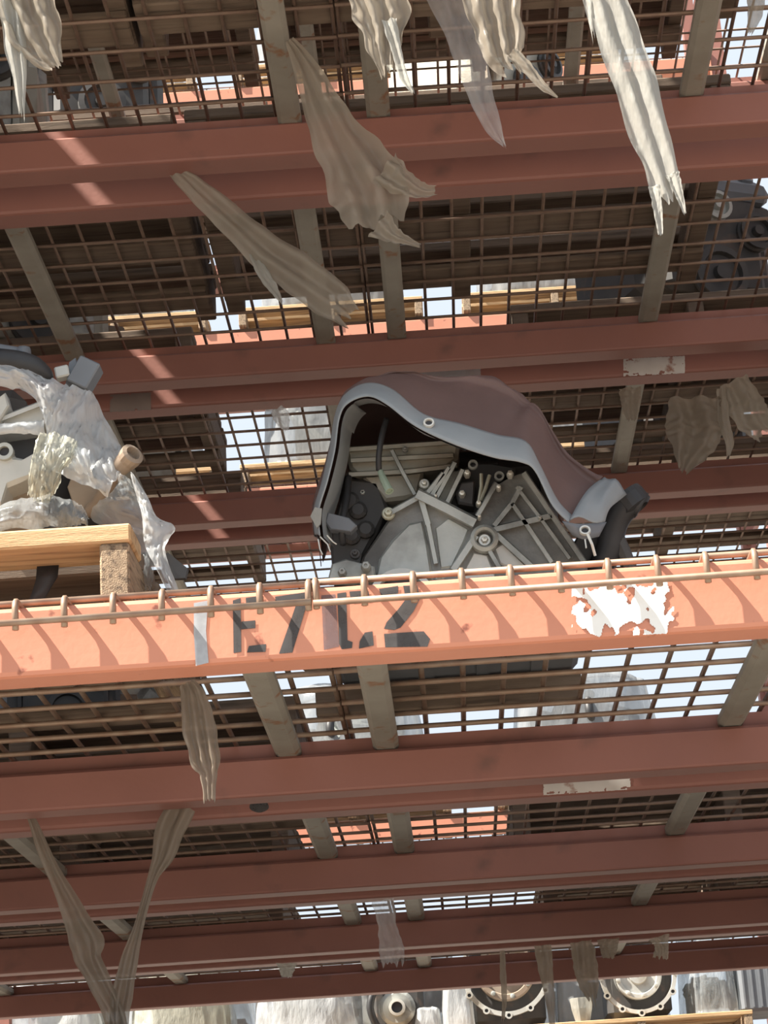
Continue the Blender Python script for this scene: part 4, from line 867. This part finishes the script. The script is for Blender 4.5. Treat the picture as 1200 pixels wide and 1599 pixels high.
for k in range(3):
    deck(11, 9, FXC - FL / 2 + 0.01 + k * (DW + 0.003), 'x', False, 'wire_rust', yf=FY + STEP, sup=SUPR, label='wire deck of the row behind the far rack, %s third' % ('left', 'middle', 'right')[k], group='far rack decks')
for s, x in (('left', FXC - FL / 2 - 0.05), ('right', FXC + FL / 2 + 0.05)):
    upright(x, FY + STEP, 3.2, 'upright frame at the %s end of the row behind the far rack' % s, 'far rack uprights')
wrap(xat(715, 1570, FY + 0.2), FY + 0.24, zf + 0.002, 0.16, 0.3, 0.30, 'film_w', 'white film bundle left of the rusty flywheel', 36.0)
wrap(xat(893, 1570, FY + 0.2), FY + 0.30, zf + 0.002, 0.14, 0.3, 0.34, 'film_h', 'grey film bundle between the two round flywheels', 37.0)
place_engine(2, xat(480, 1580, FY + 0.3), FY + 0.42, zf, 0.2, 'far engine under bluish film at the bottom edge, left of the hub ring', 0.8)
wrap(xat(480, 1580, FY + 0.3), FY + 0.42, zf + 0.002, 0.52, 0.72, 0.42, 'film_w', 'bluish film hood at the bottom edge left of the hub ring', 31.0)
place_engine(0, xat(290, 1580, FY + 0.3), FY + 0.42, zf, 0.4, 'far engine under yellowed film at the bottom edge, right of the film V', 0.75)
wrap(xat(285, 1580, FY + 0.3), FY + 0.42, zf + 0.002, 0.50, 0.72, 0.44, 'film_y', 'yellowed film hood at the bottom edge right of the film V', 32.0)
place_engine(1, xat(105, 1580, FY + 0.3), FY + 0.42, zf, 0.0, 'far engine under clear film at the bottom left corner', 0.75)
wrap(xat(85, 1580, FY + 0.3), FY + 0.42, zf + 0.002, 0.50, 0.74, 0.40, 'film_w', 'clear film hood at the bottom left corner', 33.0)
place_engine(1, xat(1110, 1560, FY + 0.3), FY + 0.45, zf, 0.5, 'far engine under bunched film right of the perforated ring', 0.42)
wrap(xat(1110, 1560, FY + 0.3), FY + 0.43, zf + 0.002, 0.26, 0.70, 0.46, 'film', 'bunched clear film hood right of the perforated ring', 34.0)
m = MB(); cb = P(1190, 1560, FY + 0.25); m.box((cb.x + 0.02, FY + 0.35, zf + 0.17), (0.28, 0.5, 0.34), ch=0.015)
for q in range(7): m.box((cb.x - 0.10 + q * 0.04, FY + 0.099, zf + 0.17), (0.008, 0.008, 0.30))
tag(m.build('gearbox', 'slate', None, org=(cb.x, FY + 0.35, zf)), 'grey ribbed gearbox casing at the bottom right corner', 'gearbox')
cw = P(910, 1580, FY + 0.03)
m = MB(); m.lathe((cw.x, FY + 0.05, zf), (0, 0, 1), [(0.035, 0.0), (0.05, 0.06), (0.056, 0.11), (0.05, 0.11), (0.03, 0.01)], 9); tag(m.build('plastic_cup', 'film_p', None, org=(cw.x, FY + 0.05, zf)), 'white crumpled plastic cup between the two round flywheels', 'cup')
ct = P(207, 1590, FY + 0.03)
m = MB(); m.lathe((ct.x, FY + 0.06, zf), (0, 0, 1), [(0.03, 0), (0.031, 0.01), (0.031, 0.09), (0.026, 0.10), (0.012, 0.11), (0.012, 0.125)], 16)
MT['teal'] = surf('teal_plastic', (0.06, 0.30, 0.26), (0.05, 0.24, 0.21), 10, 0.4)
tag(m.build('oil_bottle', 'teal', None, org=(ct.x, FY + 0.06, zf)), 'small teal container behind the film V at the bottom edge', 'container')
wrap(xat(668, 1575, FY + 0.2), FY + 0.22, zf + 0.002, 0.14, 0.2, 0.13, 'film_w', 'small white film bundle between hub ring and flywheel', 35.0)
